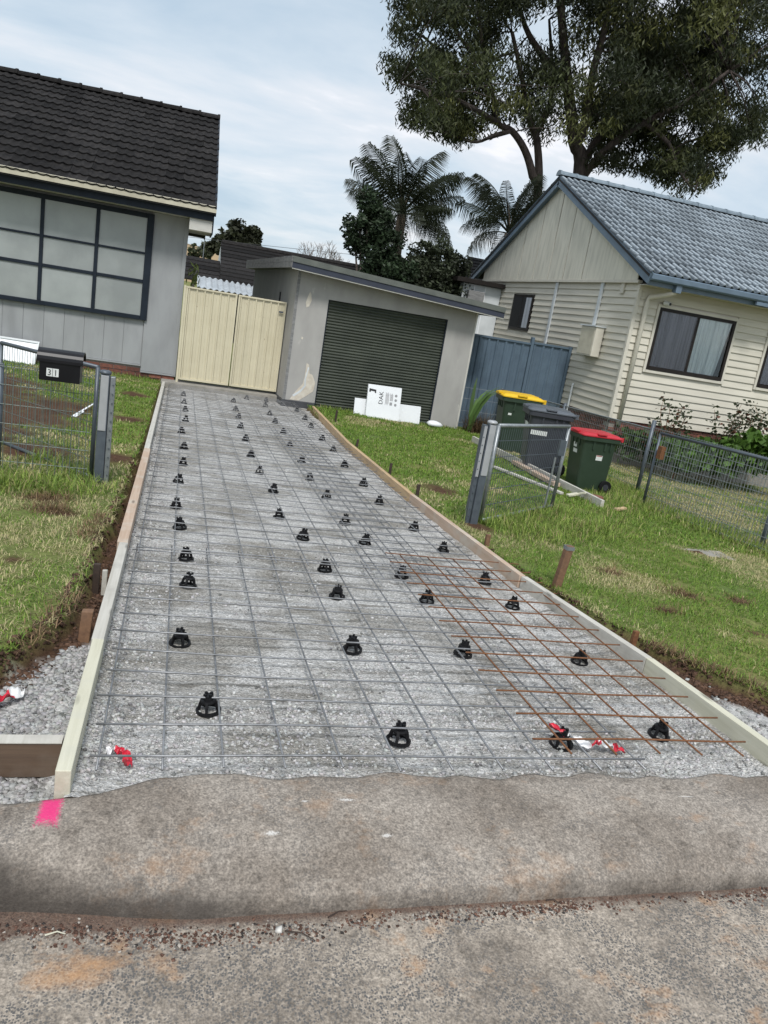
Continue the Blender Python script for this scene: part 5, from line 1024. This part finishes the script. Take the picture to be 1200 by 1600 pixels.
CX = [[.23,.12,.16,.15,.11,.08,.09,.13,.14,.11,.16,.16,.14,.13],[.95,.94,1.01,1.02,.98,.87,.92,.87,.86,.88,.89,.93,.95,.98],[1.65,1.53,1.57,1.54,1.45,1.41,1.41,1.38,1.43,1.43,1.48,1.48,1.49,1.54],[2.19,2.20,2.14,2.14,2.07,2.00,1.92,1.94,1.93,1.99,2.00,2.03,2.07,2.10]]
CY0 = {(0,0):2.69,(1,0):2.50,(2,0):2.48,(3,0):2.58,(3,10):10.32}
ORD = ['first','second','third','fourth','fifth','sixth','seventh','eighth','ninth','tenth','eleventh','twelfth','thirteenth','last']; CN = ['leftmost','second from the left','third from the left','rightmost']
first = True
def put_chair(x, y, label):
    global first
    c = proto if first else copy_tree(proto); first = False
    c.location = (x, y, float(bed_z(np.array(x), np.array(y)))+0.004); c.rotation_euler = (random.uniform(-.11,.11), random.uniform(-.11,.11), random.uniform(0, 6.28)); s = random.uniform(1.12, 1.20); c.scale = (s, s, s*0.96); c['label'] = label; c['group'] = 'black bar chairs under the mesh'
for j, y in enumerate(ROWS):
    for i in range(4): put_chair(CX[i][j], CY0.get((i, j), y+random.uniform(-.015,.015)), f'black plastic bar chair, {CN[i]} in the {ORD[j]} row from the kerb')
put_chair(1.27, 14.38, 'black plastic bar chair left of two standing close under the cream gate'); put_chair(1.63, 14.36, 'black plastic bar chair right of two standing close under the cream gate')

# ================================================================= BARRIER TAPE SCRAPS, TWIGS
def ribbon(name, label, pts, wd, bands, group='barrier tape scraps'):
    t = thing(name, label, 'tape', pts[0], 0, group); pts = [Vector(p) for p in pts]; n = len(pts); r = random.Random(len(label))
    ph = [r.uniform(0, 6) for _ in range(4)]; M_ = 6; K = 6; rows_ = []
    for i in range((n-1)*M_+1):
        q = min(i//M_, n-2); f = i/M_-q; p = pts[q].lerp(pts[q+1], f); a = pts[max(q-1, 0)]; d = (pts[q+1]-a).normalized(); sd_ = d.cross(Vector((0.3*math.sin(i*0.5+ph[0]), 0.3*math.cos(i*0.4+ph[1]), 1))).normalized(); w_ = wd*(0.75+0.25*math.sin(i*0.55+ph[2])); row = []
        for k in range(K+1):
            u = k/K-0.5; row.append(p+sd_*w_*u+Vector((0, 0, 0.010*math.sin(u*9+i*0.7+ph[3])+0.007*math.sin(i*1.3+u*4)+0.006)))
        rows_.append(row)
    for q in range(n-1):
        mb = MB(); rr = rows_[q*M_:(q+1)*M_+1]
        for row in rr: mb.v += [tuple(p) for p in row]
        for a in range(M_):
            for k in range(K): b = a*(K+1)+k; mb.f.append((b, b+1, b+K+2, b+K+1))
        mb.build('strip', 'tape_red' if bands[q % len(bands)] == 'r' else 'tape_white', t, smooth=True)
zb = lambda x, y, d: (x, y, P(x, y)-0.05+d)
ribbon('barrier_tape', 'crumpled red and white barrier tape under the rusty mesh by a chair', [zb(1.60,2.52,.06),zb(1.65,2.47,.05),zb(1.70,2.44,.03),zb(1.76,2.43,.02),zb(1.80,2.44,.035),zb(1.85,2.42,.02),zb(1.90,2.41,.012)], 0.045, 'rwwrwr')
ribbon('barrier_tape', 'small red barrier tape scrap at the kerb edge near the left form', [zb(-.115,2.37,.008),zb(-.09,2.375,.010),zb(-.07,2.36,.014),zb(-.05,2.325,.018),zb(-.04,2.285,.012)], 0.034, 'wrrr')
ribbon('barrier_tape', 'red and white barrier tape scrap on the rock behind the cross board', [(-.60,2.70,-.035),(-.53,2.76,-.02),(-.49,2.80,-.03),(-.47,2.86,-.035)], 0.06, 'rrw')
for i, (a, b, lb) in enumerate([((.42,1.70),(.50,1.66),'thin dark twig in the gutter grit left of the middle'),((.55,1.74),(.61,1.76),'small curved twig against the kerb foot in the middle'),((1.25,1.755),(1.29,1.74),'short dark twig in the gutter on the right'),((-.20,1.735),(-.15,1.735),'pale green leaf stalk in the gutter at the left')]):
    m1 = ((a[0]+b[0])/2+.004, (a[1]+b[1])/2+.006); z_ = float(road_z(np.array(a[0]), np.array(a[1])))+0.005
    o = MB().tube([(a[0],a[1],z_),(m1[0],m1[1],z_+.004),(b[0],b[1],z_)], [.0025,.002,.0012], 5).build('twig', 'stake_dark' if i < 3 else 'timber_green'); tag(o, lb, 'twig')
st = stones('loose_stone', np.array([[.405,1.705]]), lambda x, y: road_z(x, y)+.002, 0.009, lambda n, xy: np.array([[.62,.60,.56]])); o = place('loose_stone', st, 'stone'); tag(o, 'single white stone in the gutter grit', 'stone')
for x_, y_, lb in ((-.40,3.10,'single pale stone on the dug soil left of the form'),):
    st = stones('loose_stone', np.array([[x_,y_]]), lambda x, y: Pn(x, y)-.10, 0.018, lambda n, xy: np.array([[.50,.47,.42]])); o = place('loose_stone', st, 'stone'); tag(o, lb, 'stone')
# ================================================================= PLANTS AND TREES
def leaves(cent, size, wid, droop, base, var, seed=0):
    # one small folded blade per centre; returns verts, faces, colours
    n = len(cent); r = np.random.default_rng(seed+500); a = r.random(n)*6.283; el = -droop+(r.random(n)-0.5)*1.5*(1.3-min(droop, 1))
    d = np.stack([np.cos(a)*np.cos(el), np.sin(a)*np.cos(el), np.sin(el)], 1); up = r.normal(size=(n, 3)); s = np.cross(d, up); s /= np.linalg.norm(s, axis=1)[:, None]+1e-9
    l = (size*(0.6+0.8*r.random(n)))[:, None]; w_ = wid/size
    v = np.stack([cent-d*l*0.5, cent+s*l*w_*0.5, cent+d*l*0.5, cent-s*l*w_*0.5], 1); f = np.arange(4*n).reshape(n, 4)
    return v.reshape(-1, 3), f
def crown(name, parent, cents, cols, size, wid, droop, mat='leaf', seed=0):
    v, f = leaves(cents-np.array(org(parent)), size, wid, droop, None, None, seed); return place(name, npmesh(name, v, f, np.repeat(cols, 4, 0)), mat, parent)
def clump_cloud(C, Rr, per, cols, flat=0.8, seed=0):
    r = np.random.default_rng(900+seed); P_ = []; K = []
    for (c, R_, k) in zip(C, Rr, cols):
        m = int(per*R_*R_)+6; d = r.normal(size=(m, 3)); d /= np.linalg.norm(d, axis=1)[:, None]; rad = R_*(r.random(m)**0.45); q = np.array(c)+d*rad[:, None]*np.array([1, 1, flat]); P_.append(q); K.append(np.array(k)[None]*(0.6+0.8*r.random((m, 1))))
    return np.concatenate(P_), np.concatenate(K)
def inpoly(x, y, poly):
    c = False; j = len(poly)-1
    for i in range(len(poly)):
        if (poly[i][1] > y) != (poly[j][1] > y) and x < (poly[j][0]-poly[i][0])*(y-poly[i][1])/(poly[j][1]-poly[i][1])+poly[i][0]: c = not c
        j = i
    return c
# ---- the big gum behind the weatherboard house
TD = 26.0; tbase = at(905, 300, TD)
GUM = thing('gum_tree', 'tall dark gum tree with several trunks behind the weatherboard house', 'tree', (tbase.x, TD, -0.6))
def A(x, y, dd=0.0): return at(x, y, TD+dd)
mb = MB(); skel = []
def limb(pts, r0, r1):
    P_ = [Vector(p) for p in pts]; dense = []
    for i in range(len(P_)-1):
        p_1 = P_[max(i-1, 0)]; p2 = P_[min(i+2, len(P_)-1)]
        for k in range(4):
            t = k/4; t2 = t*t; t3 = t2*t; a, b = P_[i], P_[i+1]
            dense.append(0.5*((2*a)+(b-p_1)*t+(2*p_1-5*a+4*b-p2)*t2+(3*a-p_1-3*b+p2)*t3))
    dense.append(P_[-1]); n = len(dense)
    mb.tube(dense, [r0+(r1-r0)*i/(n-1) for i in range(n)], 9); skel.extend(dense)
g0 = Vector((tbase.x+0.3, TD, -0.6))
limb([g0, A(905,290), A(897,220), A(888,140), A(880,60), A(872,-60), A(870,-200)], 0.29, 0.07)
limb([A(897,230), A(915,190,-.5), A(925,120,-1), A(945,40,-1.5), A(960,-60,-2)], 0.20, 0.06)
limb([A(903,275), A(935,215,.5), A(985,165,1), A(1040,110,1.5), A(1090,40,2), A(1130,-40,2)], 0.15, 0.06)
limb([A(905,285), A(945,235,-.6), A(1010,190,-1.4), A(1070,160,-2), A(1140,110,-2.2)], 0.14, 0.05)
limb([A(1005,190,-1.3), A(1045,225,-1.6), A(1060,265,-1.8), A(1085,300,-2)], 0.09, 0.025)
limb([A(985,170,1), A(1050,215,1.3), A(1075,260,1.6)], 0.08, 0.025)
limb([A(888,140), A(850,90,.8), A(820,40,1.4), A(800,-40,2)], 0.16, 0.05)
g1 = Vector((A(845,330).x, TD, -0.6))
limb([g1, A(838,325), A(832,275), A(820,235), A(800,205), A(778,192), A(770,150,-.5), A(755,80,-.8), A(745,0,-1)], 0.17, 0.045)
limb([A(838,325), A(842,270,.2), A(838,215,.3), A(826,185,.3), A(815,120,.4), A(800,50,.6)], 0.16, 0.06)
limb([A(836,212,.3), A(860,160,.6), A(862,100,.8), A(858,30,1)], 0.12, 0.04)
limb([A(800,205), A(775,210,-.4), A(745,222,-.8), A(715,215,-1), A(690,205,-1.3)], 0.07, 0.02)
limb([A(778,192), A(740,170,-1), A(700,150,-1.6), A(660,140,-2.1), A(625,130,-2.4)], 0.10, 0.02)
limb([A(770,150,-.5), A(730,115,0), A(690,80,.6), A(650,50,1)], 0.09, 0.02)
limb([A(762,110,-.6), A(720,60,-1.2), A(690,10,-1.8)], 0.08, 0.02)
OUT = [(622,-40),(640,-230),(800,-330),(1000,-330),(1230,-300),(1330,-120),(1290,60),(1225,120),(1200,150),(1185,205),(1150,240),(1115,270),(1090,305),(1060,300),(1035,285),(1000,262),(960,268),(925,262),(905,250),(862,205),(845,245),(835,210),(800,190),(775,198),(740,215),(700,220),(672,215),(640,195),(632,165),(605,135),(598,105),(625,85),(618,40)]
C_ = []; Rr = []; cols = []; r5 = np.random.default_rng(5); tries = 0
while len(C_) < 900 and tries < 20000:
    tries += 1; x = r5.uniform(595, 1330); y = r5.uniform(-330, 308)
    if not inpoly(x, y, OUT): continue
    if vnoise(x, y, 0.022, 77) < 0.36: continue
    C_.append(tuple(A(x, y, r5.normal(0, 2.0)))); Rr.append(r5.uniform(0.45, 0.95)*(0.72 if y > 150 or x < 680 else 1)); k = r5.random()
    cols.append((0.028,0.036,0.016) if k < 0.45 else ((0.050,0.060,0.021) if k < 0.8 else (0.095,0.102,0.030)))
for _ in range(150):
    x = r5.uniform(596, 720); y = r5.uniform(-20, 212)
    if not inpoly(x, y, OUT) or vnoise(x, y, 0.04, 79) < 0.33: continue
    C_.append(tuple(A(x, y, r5.normal(-0.5, 1.3)))); Rr.append(r5.uniform(0.28, 0.6)); cols.append((0.030,0.038,0.017) if r5.random() < 0.5 else (0.055,0.065,0.023))
for _ in range(170):
    x = r5.uniform(900, 1060); y = r5.uniform(150, 292)
    if not inpoly(x, y, [(915,150),(1050,150),(1062,292),(1000,268),(930,255)]) or vnoise(x, y, 0.05, 80) < 0.36: continue
    C_.append(tuple(A(x, y, r5.normal(0.8, 1.2)))); Rr.append(r5.uniform(0.28, 0.55)); cols.append((0.030,0.037,0.017) if r5.random() < 0.6 else (0.058,0.066,0.023))
while len(C_) < 1330:
    x = r5.uniform(950, 1200); y = r5.uniform(60, 305)
    if not inpoly(x, y, [(960,50),(1230,50),(1195,210),(1090,306),(1020,280),(985,200)]) or vnoise(x, y, 0.03, 78) < 0.38: continue
    C_.append(tuple(A(x, y, r5.normal(0, 1.6)))); Rr.append(r5.uniform(0.35, 0.65)); cols.append((0.036,0.046,0.020) if r5.random() < 0.6 else (0.062,0.070,0.024))
for c in C_[::2]:                                   # twigs out to the leaf clumps
    cv = Vector(c); b = min(skel, key=lambda s: (s-cv).length_squared)
    if (b-cv).length < 4.5: m_ = b.lerp(cv, 0.5)+Vector((0, 0, 0.18)); mb.tube([b, m_, cv], [0.028, 0.018, 0.006], 4)
mb.build('trunk', 'bark', GUM, smooth=True)
pc_, kc_ = clump_cloud(C_, Rr, 470, cols, 0.72, 1); crown('crown', GUM, pc_, kc_, 0.175, 0.042, 0.8, seed=1)

# ---- leafy trees and shrubs of the back yards
def bush(name, label, cat, base, blobs, per, size, wid, base_col, seed, trunk_r=0.08, droop=0.2, group=None):
    t = thing(name, label, cat, base, 0, group); mb = MB(); r = np.random.default_rng(seed+40); C_ = []; R_ = []; K = []
    for c, rad in blobs:
        n = max(10, int(42*rad))
        for i in range(n):
            d = r.normal(size=3); d /= np.linalg.norm(d); C_.append(tuple(np.array(c)+d*rad*r.uniform(0.3, 0.95))); R_.append(min(0.32, rad*r.uniform(0.28, 0.5))); k = r.uniform(0.6, 1.5); K.append(tuple(np.array(base_col)*k))
        mb.tube([Vector(base), Vector(base).lerp(Vector(c), 0.5)+Vector((0.1, 0, 0.1)), Vector(c)], [trunk_r, trunk_r*0.6, trunk_r*0.2], 6)
    mb.build('trunk', 'bark', t, smooth=True); p_, k_ = clump_cloud(C_, R_, per, K, 0.9, seed); crown('crown', t, p_, k_, size, wid, droop, seed=seed); return t
D = 19.5; b0 = at(580, 450, D); b0.z = -0.5
bush('evergreen_tree', 'dense dark evergreen standing behind the garage left of the palm', 'tree', b0, [(at(575,318,D),0.33),(at(585,345,D),0.48),(at(562,360,D),0.42),(at(600,385,D),0.55),(at(555,385,D),0.30),(at(590,415,D),0.60),(at(615,430,D),0.5)], 2200, 0.11, 0.055, (0.026,0.042,0.020), 3)
D = 20.0; b0 = at(690, 470, D); b0.z = -0.5
bush('round_shrub', 'broad dull green shrub behind the garage between palm and lean-to', 'shrub', b0, [(at(680,400,D),0.42),(at(650,415,D),0.5),(at(710,415,D),0.48),(at(665,440,D),0.65),(at(705,445,D),0.6),(at(630,435,D),0.5),(at(668,385,D),0.22)], 2200, 0.10, 0.05, (0.040,0.050,0.028), 4)
D = 46.0; b0 = at(372, 400, D); b0.z = -0.8
bush('far_tree', 'far dark round tree beyond the black roof, left background', 'tree', b0, [(at(375,368,D),0.75),(at(355,372,D),0.55),(at(395,372,D),0.6),(at(340,385,D),0.55),(at(385,382,D),0.8),(at(360,388,D),0.7),(at(325,392,D),0.5)], 420, 0.28, 0.15, (0.045,0.050,0.030), 5)
D = 38.0; b0 = at(305, 400, D); b0.z = -0.8
bush('far_shrub', 'far olive shrub at the grey house corner in the background', 'shrub', b0, [(at(303,395,D),0.35),(at(318,400,D),0.35),(at(300,410,D),0.4)], 500, 0.2, 0.1, (0.06,0.07,0.035), 6)
# ---- bare tree
BT = thing('bare_tree', 'leafless pale-branched tree in the distance above the garage roof', 'tree', at(497,430,42)); mb = MB(); rb = random.Random(4)
def branch(p, d, l, r, dep):
    e_ = p+d*l; mb.tube([p, p.lerp(e_, 0.5)+Vector((rb.uniform(-.06,.06),0,rb.uniform(-.03,.06)))*l, e_], [r, r*0.8, r*0.6], 4, cap=False)
    if dep == 0: return
    for k in range(3 if dep > 1 else 4):
        nd_ = (d+Vector((rb.uniform(-.75,.75), rb.uniform(-.6,.6), rb.uniform(-.25,.55)))).normalized(); branch(e_, nd_, l*rb.uniform(.55,.85), r*0.58, dep-1)
b0 = at(497,430,42); b0.z = -0.8; branch(b0, Vector((0.05,0,1)).normalized(), 3.2, 0.13, 0)
for dx in (-.7,-.35,0,.35,.7): branch(b0+Vector((0.12,0,3.1)), Vector((dx+rb.uniform(-.1,.1), rb.uniform(-.3,.3), .75)).normalized(), 0.75, 0.055, 4)
mb.build('trunk', 'bark_pale', BT)
# ---- palms
def frond_mesh(ln, arch, lw, seed, npair=62):
    r = random.Random(seed); mb = MB(); pts = []
    for i in range(13):
        t = i/12; pts.append(Vector((ln*(t-0.18*arch*t*t), 0, ln*(0.55*t-arch*0.78*t*t))))
    mb.tube(pts, [0.028*(1-0.85*i/12) for i in range(13)], 5)
    for k in range(npair):
        t = 0.20+0.80*k/npair; i = min(int(t*12), 11); f = t*12-i; p = pts[i].lerp(pts[i+1], f); d = (pts[i+1]-pts[i]).normalized(); L = lw*(0.55+0.9*math.sin(math.pi*min(1, t*0.9+0.12)))*0.8
        for s in (1, -1):
            dr = r.uniform(0.5, 1.6); e_ = p+Vector((d.x*0.45, s*0.62, 0.02-0.3*dr)).normalized()*L*0.38; q = e_+Vector((d.x*0.15, s*0.22, -0.6-dr)).normalized()*L*0.72; wv = d*0.0125
            mb.add([p-wv*0.6, p+wv*0.6, e_+wv, e_-wv, q], [(0,1,2,3), (3,2,4)])
    me = mb.mesh('frond'); a = me.color_attributes.new('Col', 'FLOAT_COLOR', 'POINT'); c = []
    for v in me.vertices: k = r.uniform(0.6, 1.3); c += [0.022*k, 0.029*k, 0.013*k, 1]
    a.data.foreach_set('color', c); return me
FR = [frond_mesh(2.3, 0.62, 0.80, 1, 52), frond_mesh(2.1, 0.95, 0.80, 2, 50), frond_mesh(2.3, 0.5, 0.72, 3, 52)]
def palm(label, hub, ground, n, seed, sc):
    r = random.Random(seed); t = thing('palm_tree', label, 'palm', (hub.x+0.15, hub.y, ground)); tr = MB(); pts = [Vector((hub.x+0.15, hub.y, ground)), Vector((hub.x+0.05, hub.y, (ground+hub.z)/2)), Vector(hub)]
    tr.tube(pts, [0.17, 0.15, 0.13], 10).build('trunk', 'palm_bark', t, smooth=True); off = org(t)
    for k in range(n):
        az = 2.4*k+r.uniform(-.3,.3); up = 1-k/n; me = FR[0 if up > 0.66 else (2 if up > 0.33 else 1)]; tilt = -1.0*up+0.35*(1-up)
        o = place('frond', me, 'leaf', t, (hub.x-off.x, hub.y-off.y, hub.z-off.z), (r.uniform(-.7,.7), tilt+r.uniform(-.25,.25), az)); s = sc*r.uniform(.85,1.1); o.scale = (s, s, s)
    for k in range(3):
        a = r.uniform(0, 6.28); MB().tube([hub, hub+Vector((0.1*math.cos(a),0.1*math.sin(a),0.5)), hub+Vector((0.25*math.cos(a),0.25*math.sin(a),0.9))], [0.03,0.02,0.006], 5).build('spear', 'palm_bark', t)
palm('large feathery palm rising behind the middle of the garage roof', at(628,335,22), -0.5, 28, 3, 0.95)
palm('second ragged palm half hidden behind the cream gable', at(795,365,23.5), -0.5, 20, 8, 0.9)

# ---- plants at the weatherboard house
def rose(label, x, y, z0, h, seed):
    t = thing('rose_bush', label, 'shrub', (x, y, z0), 0, 'rose bushes along the weatherboard house'); r = random.Random(seed); mb = MB(); C_ = []
    for k in range(8):
        p = Vector((x+r.uniform(-.04,.04), y, z0)); d = Vector((r.uniform(-.55,.55), r.uniform(-.4,.25), 1)).normalized(); pts = [p]; l = h*r.uniform(.6,1.0)
        for i in range(5): d = (d+Vector((r.uniform(-.3,.3), r.uniform(-.3,.3), r.uniform(-.1,.1)))).normalized(); p = p+d*l/5; pts.append(p)
        mb.tube(pts, [0.010,0.009,0.008,0.006,0.005,0.003], 5)
        for q in pts[2:]:
            for _ in range(9): C_.append(tuple(q+Vector((r.uniform(-.11,.11), r.uniform(-.1,.1), r.uniform(-.09,.09)))))
    mb.build('stems', 'stake_brown', t); C_ = np.array(C_); k_ = np.array([0.035,0.048,0.022])[None]*(0.6+rng.random((len(C_), 1)))
    crown('foliage', t, C_, np.where((rng.random(len(C_)) < 0.15)[:, None], np.array([[0.12,0.05,0.03]]), k_), 0.075, 0.05, 0.3, seed=seed)
rose('leafy dark rose bush left of three along the weatherboard wall', 8.72, 12.25, -0.05, 1.0, 1); rose('sparse dark rose bush in the middle of three along the weatherboard wall', 9.88, 12.3, 0.05, 1.05, 2); rose('dark rose bush at the right edge, last of three along the wall', 10.75, 12.25, 0.05, 1.1, 3)
GC = thing('ground_cover', 'low bright green leafy ground cover behind the gate leaf at right', 'plant', (9.5, 11.7, -0.4)); n = 4200; q = np.stack([8.4+2.6*rng.random(n), 11.2+0.9*rng.random(n), 0*rng.random(n)], 1); q[:, 2] = -0.30+(0.70*fbm(q[:, 0], q[:, 1], 2.2, 15)+0.22*(q[:, 0]-8.3))*rng.random(n)**0.4
crown('foliage', GC, q, np.array([0.075,0.145,0.025])[None]*(0.55+0.8*rng.random((n, 1))), 0.13, 0.11, 0.1, seed=9)
MB().tube([(8.6,11.6,-.5),(8.7,11.6,-.2)], .02, 5).build('stem', 'stake_brown', GC)
q = np.stack([8.0+3.4*rng.random(1500), 12.35+0.5*rng.random(1500), -0.40+0.62*rng.random(1500)**.7], 1); GC2 = thing('ground_cover', 'strip of low green plants along the brick base of the weatherboard house', 'plant', (9.5, 12.6, -0.45)); crown('foliage', GC2, q, np.array([0.055,0.095,0.025])[None]*(0.5+0.9*rng.random((1500, 1))), 0.11, 0.08, 0.1, seed=10)
for x_, lb in ((9.86, 'dark green planter trough under the middle rose bush'), (10.9, 'dark green planter trough under the right-hand rose bush')):
    t = thing('planter', lb, 'planter', (x_, 12.3, -0.1)); MB().loft([rrect(0.30,0.10,0.03,0), rrect(0.34,0.13,0.03,0.24), rrect(0.36,0.145,0.03,0.245), rrect(0.36,0.145,0.03,0.28), rrect(0.33,0.12,0.03,0.28), rrect(0.33,0.12,0.03,0.25)]).xform(Matrix.Translation((x_, 12.3, -0.16))).build('trough', 'pot_green', t); MB().box(x_-0.31,x_+0.31,12.2,12.4,0.06,0.085).build('soil', 'soil_clod', t)
# strappy plant and dead clump beside the garage
t = thing('strappy_plant', 'tall strappy green plant at the right corner of the garage', 'plant', (5.70, 14.25, -0.42))
for k in range(8):
    a = random.uniform(-0.6, 1.9); l = random.uniform(0.7, 1.35); mbp = MB(); p = Vector((5.68+random.uniform(-.05,.05), 14.2+random.uniform(-.05,.05), -0.42)); pts = [p+Vector((math.cos(a)*l*0.42*q_*q_, math.sin(a)*l*0.2*q_, l*(q_-0.22*q_*q_*q_))) for q_ in (0, .25, .5, .75, 1)]
    for i, q_ in enumerate(pts): wv = Vector((-0.4, 0.2, 0)).normalized()*[0.018,0.032,0.036,0.024,0.002][i]; mbp.v += [tuple(q_-wv), tuple(q_+wv)]
    for i in range(4): mbp.f.append((2*i, 2*i+1, 2*i+3, 2*i+2))
    me = mbp.mesh('leaf_blade', org(t)); ca = me.color_attributes.new('Col', 'FLOAT_COLOR', 'POINT'); cc = random.uniform(.7, 1.3); ca.data.foreach_set('color', [0.07*cc, 0.135*cc, 0.03*cc, 1]*len(me.vertices)); place('leaf_blade', me, 'leaf', t)
dc = np.stack([5.95+rng.normal(0, .16, 700), 14.3+rng.normal(0, .10, 700)], 1); dv, = (grass('dead_clump', dc, 0.42, 0.008, 0.95, lambda xy, n: np.array([0.15,0.10,0.055])[None]*(0.4+0.9*rng.random((n, 1)))),)
o = place('dead_clump', dv, 'grass'); tag(o, 'heap of dead brown grass between the garage corner and blue fence', 'plant')
st_ = thing('sapling', 'thin pale green stalk rising behind the cream gate', 'plant', (0.1, 16.0, -0.4)); MB().tube([(0.10,16,-.4),(0.11,16,1.3),(0.18,16,1.75)], [0.02,0.015,0.006], 5).build('stem', 'timber_green', st_); qq = np.stack([0.16+rng.normal(0,.06,40), 16+rng.normal(0,.06,40), 1.35+.5*rng.random(40)], 1); crown('foliage', st_, qq, np.array([0.25,0.30,0.09])[None]*(0.6+.6*rng.random((40,1))), 0.16, 0.04, -0.6, seed=12)

# ================================================================= BACKGROUND HOUSES
NB = thing('background_house', 'black tiled house with a corrugated awning seen above the cream gate', 'house', (4, 30, -0.8))
MB().box(0.6, 9.5, 30.2, 36, -0.8, 1.75).build('wall', 'brick', NB)
rz = lambda a, b: None
rf = MB().extrude([(1.25,29.6,1.60),(1.25,33.0,3.16),(1.25,36.6,1.60)], (11.0,0,0)).build('roof', 'tile_black', NB)
for k in range(11):
    y_ = 29.56+k*0.31; z_ = 1.605+k*0.142; MB().hexa([(1.2,y_,z_),(12.3,y_,z_),(12.3,y_+0.33,z_+0.15),(1.2,y_+0.33,z_+0.15)], [(1.2,y_,z_+0.04),(12.3,y_,z_+0.04),(12.3,y_+0.33,z_+0.158),(1.2,y_+0.33,z_+0.158)]).build('tile_course', 'tile_black', rf)
MB().tube([(1.25,33.0,3.18),(12.3,33.0,3.18)], 0.12, 8).build('ridge', 'tile_black', rf); MB().extrude([(1.22,29.6,1.60),(1.22,33.0,3.16),(1.22,36.6,1.60)], (0.02,0,0)).build('gable_end', 'white_weathered', NB)
lowr = MB().extrude([(-0.6,29.7,1.55),(-0.6,31.6,2.42),(-0.6,33.5,1.55)], (1.8,0,0)).build('lower_roof', 'tile_black', NB)
for k in range(6):
    y_ = 29.66+k*0.31; z_ = 1.555+k*0.142; MB().hexa([(-0.62,y_,z_),(1.18,y_,z_),(1.18,y_+0.33,z_+0.15),(-0.62,y_+0.33,z_+0.15)], [(-0.62,y_,z_+0.04),(1.18,y_,z_+0.04),(1.18,y_+0.33,z_+0.158),(-0.62,y_+0.33,z_+0.158)]).build('tile_course', 'tile_black', lowr)
aw = MB(); n = 60
for k, (y_, z_) in enumerate(((27.6,1.36),(29.9,1.74))):
    for i in range(n+1): aw.v.append((0.38+2.5*i/n, y_, z_+0.028*math.sin(i*1.3)))
for i in range(n): aw.f.append((i, i+1, n+1+i+1, n+1+i))
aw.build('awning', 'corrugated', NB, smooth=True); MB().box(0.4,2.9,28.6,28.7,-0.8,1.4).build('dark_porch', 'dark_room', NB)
for x_, z0_, h_ in ((0.75, 0.95, .38), (1.35, 0.9, .35)): MB().box(x_, x_+0.16, 28.55, 28.6, z0_, z0_+h_).build('porch_post', 'white_weathered', NB)
an = MB().tube([(0.55,31.6,2.4),(0.55,31.6,3.62)], 0.018, 5).build('antenna', 'galv', NB); MB().tube([(0.30,31.6,3.55),(0.75,31.6,3.60)], 0.012, 4).build('antenna_arm', 'galv', an)
NB2 = thing('background_house', 'dark grey tiled roof peeking between the round shrub and the lean-to', 'house', (11.5, 30, -0.8)); MB().box(10.2, 16, 29, 34, -0.8, 3.3).build('wall', 'brick', NB2)
r2 = MB().extrude([(9.9,28.6,3.25),(10.9,31,4.25),(12,33.4,3.25)], (6,0,0)).build('roof', 'tile_black', NB2)
for k in range(7):
    y_ = 28.56+k*0.34; z_ = 3.26+k*0.142; x_ = 9.9+k*0.142; MB().hexa([(x_,y_,z_),(16,y_,z_),(16,y_+.36,z_+.15),(x_+.14,y_+.36,z_+.15)], [(x_,y_,z_+.04),(16,y_,z_+.04),(16,y_+.36,z_+.158),(x_+.14,y_+.36,z_+.158)]).build('tile_course', 'tile_black', r2)
for i, (za, zb_, lb) in enumerate([(at(250,358,44), at(560,392,44), 'upper overhead power cable crossing the sky behind the garage'), (at(250,368,46), at(520,412,46), 'lower overhead power cable crossing behind the black roof')]):
    d = (zb_-za); pts = [za-d*1.2+d*3.4*k/14+Vector((0,0,-0.25*math.sin(math.pi*k/14))) for k in range(15)]; o = MB().tube(pts, 0.014, 4).build('power_cable', 'dark_base'); tag(o, lb, 'cable')
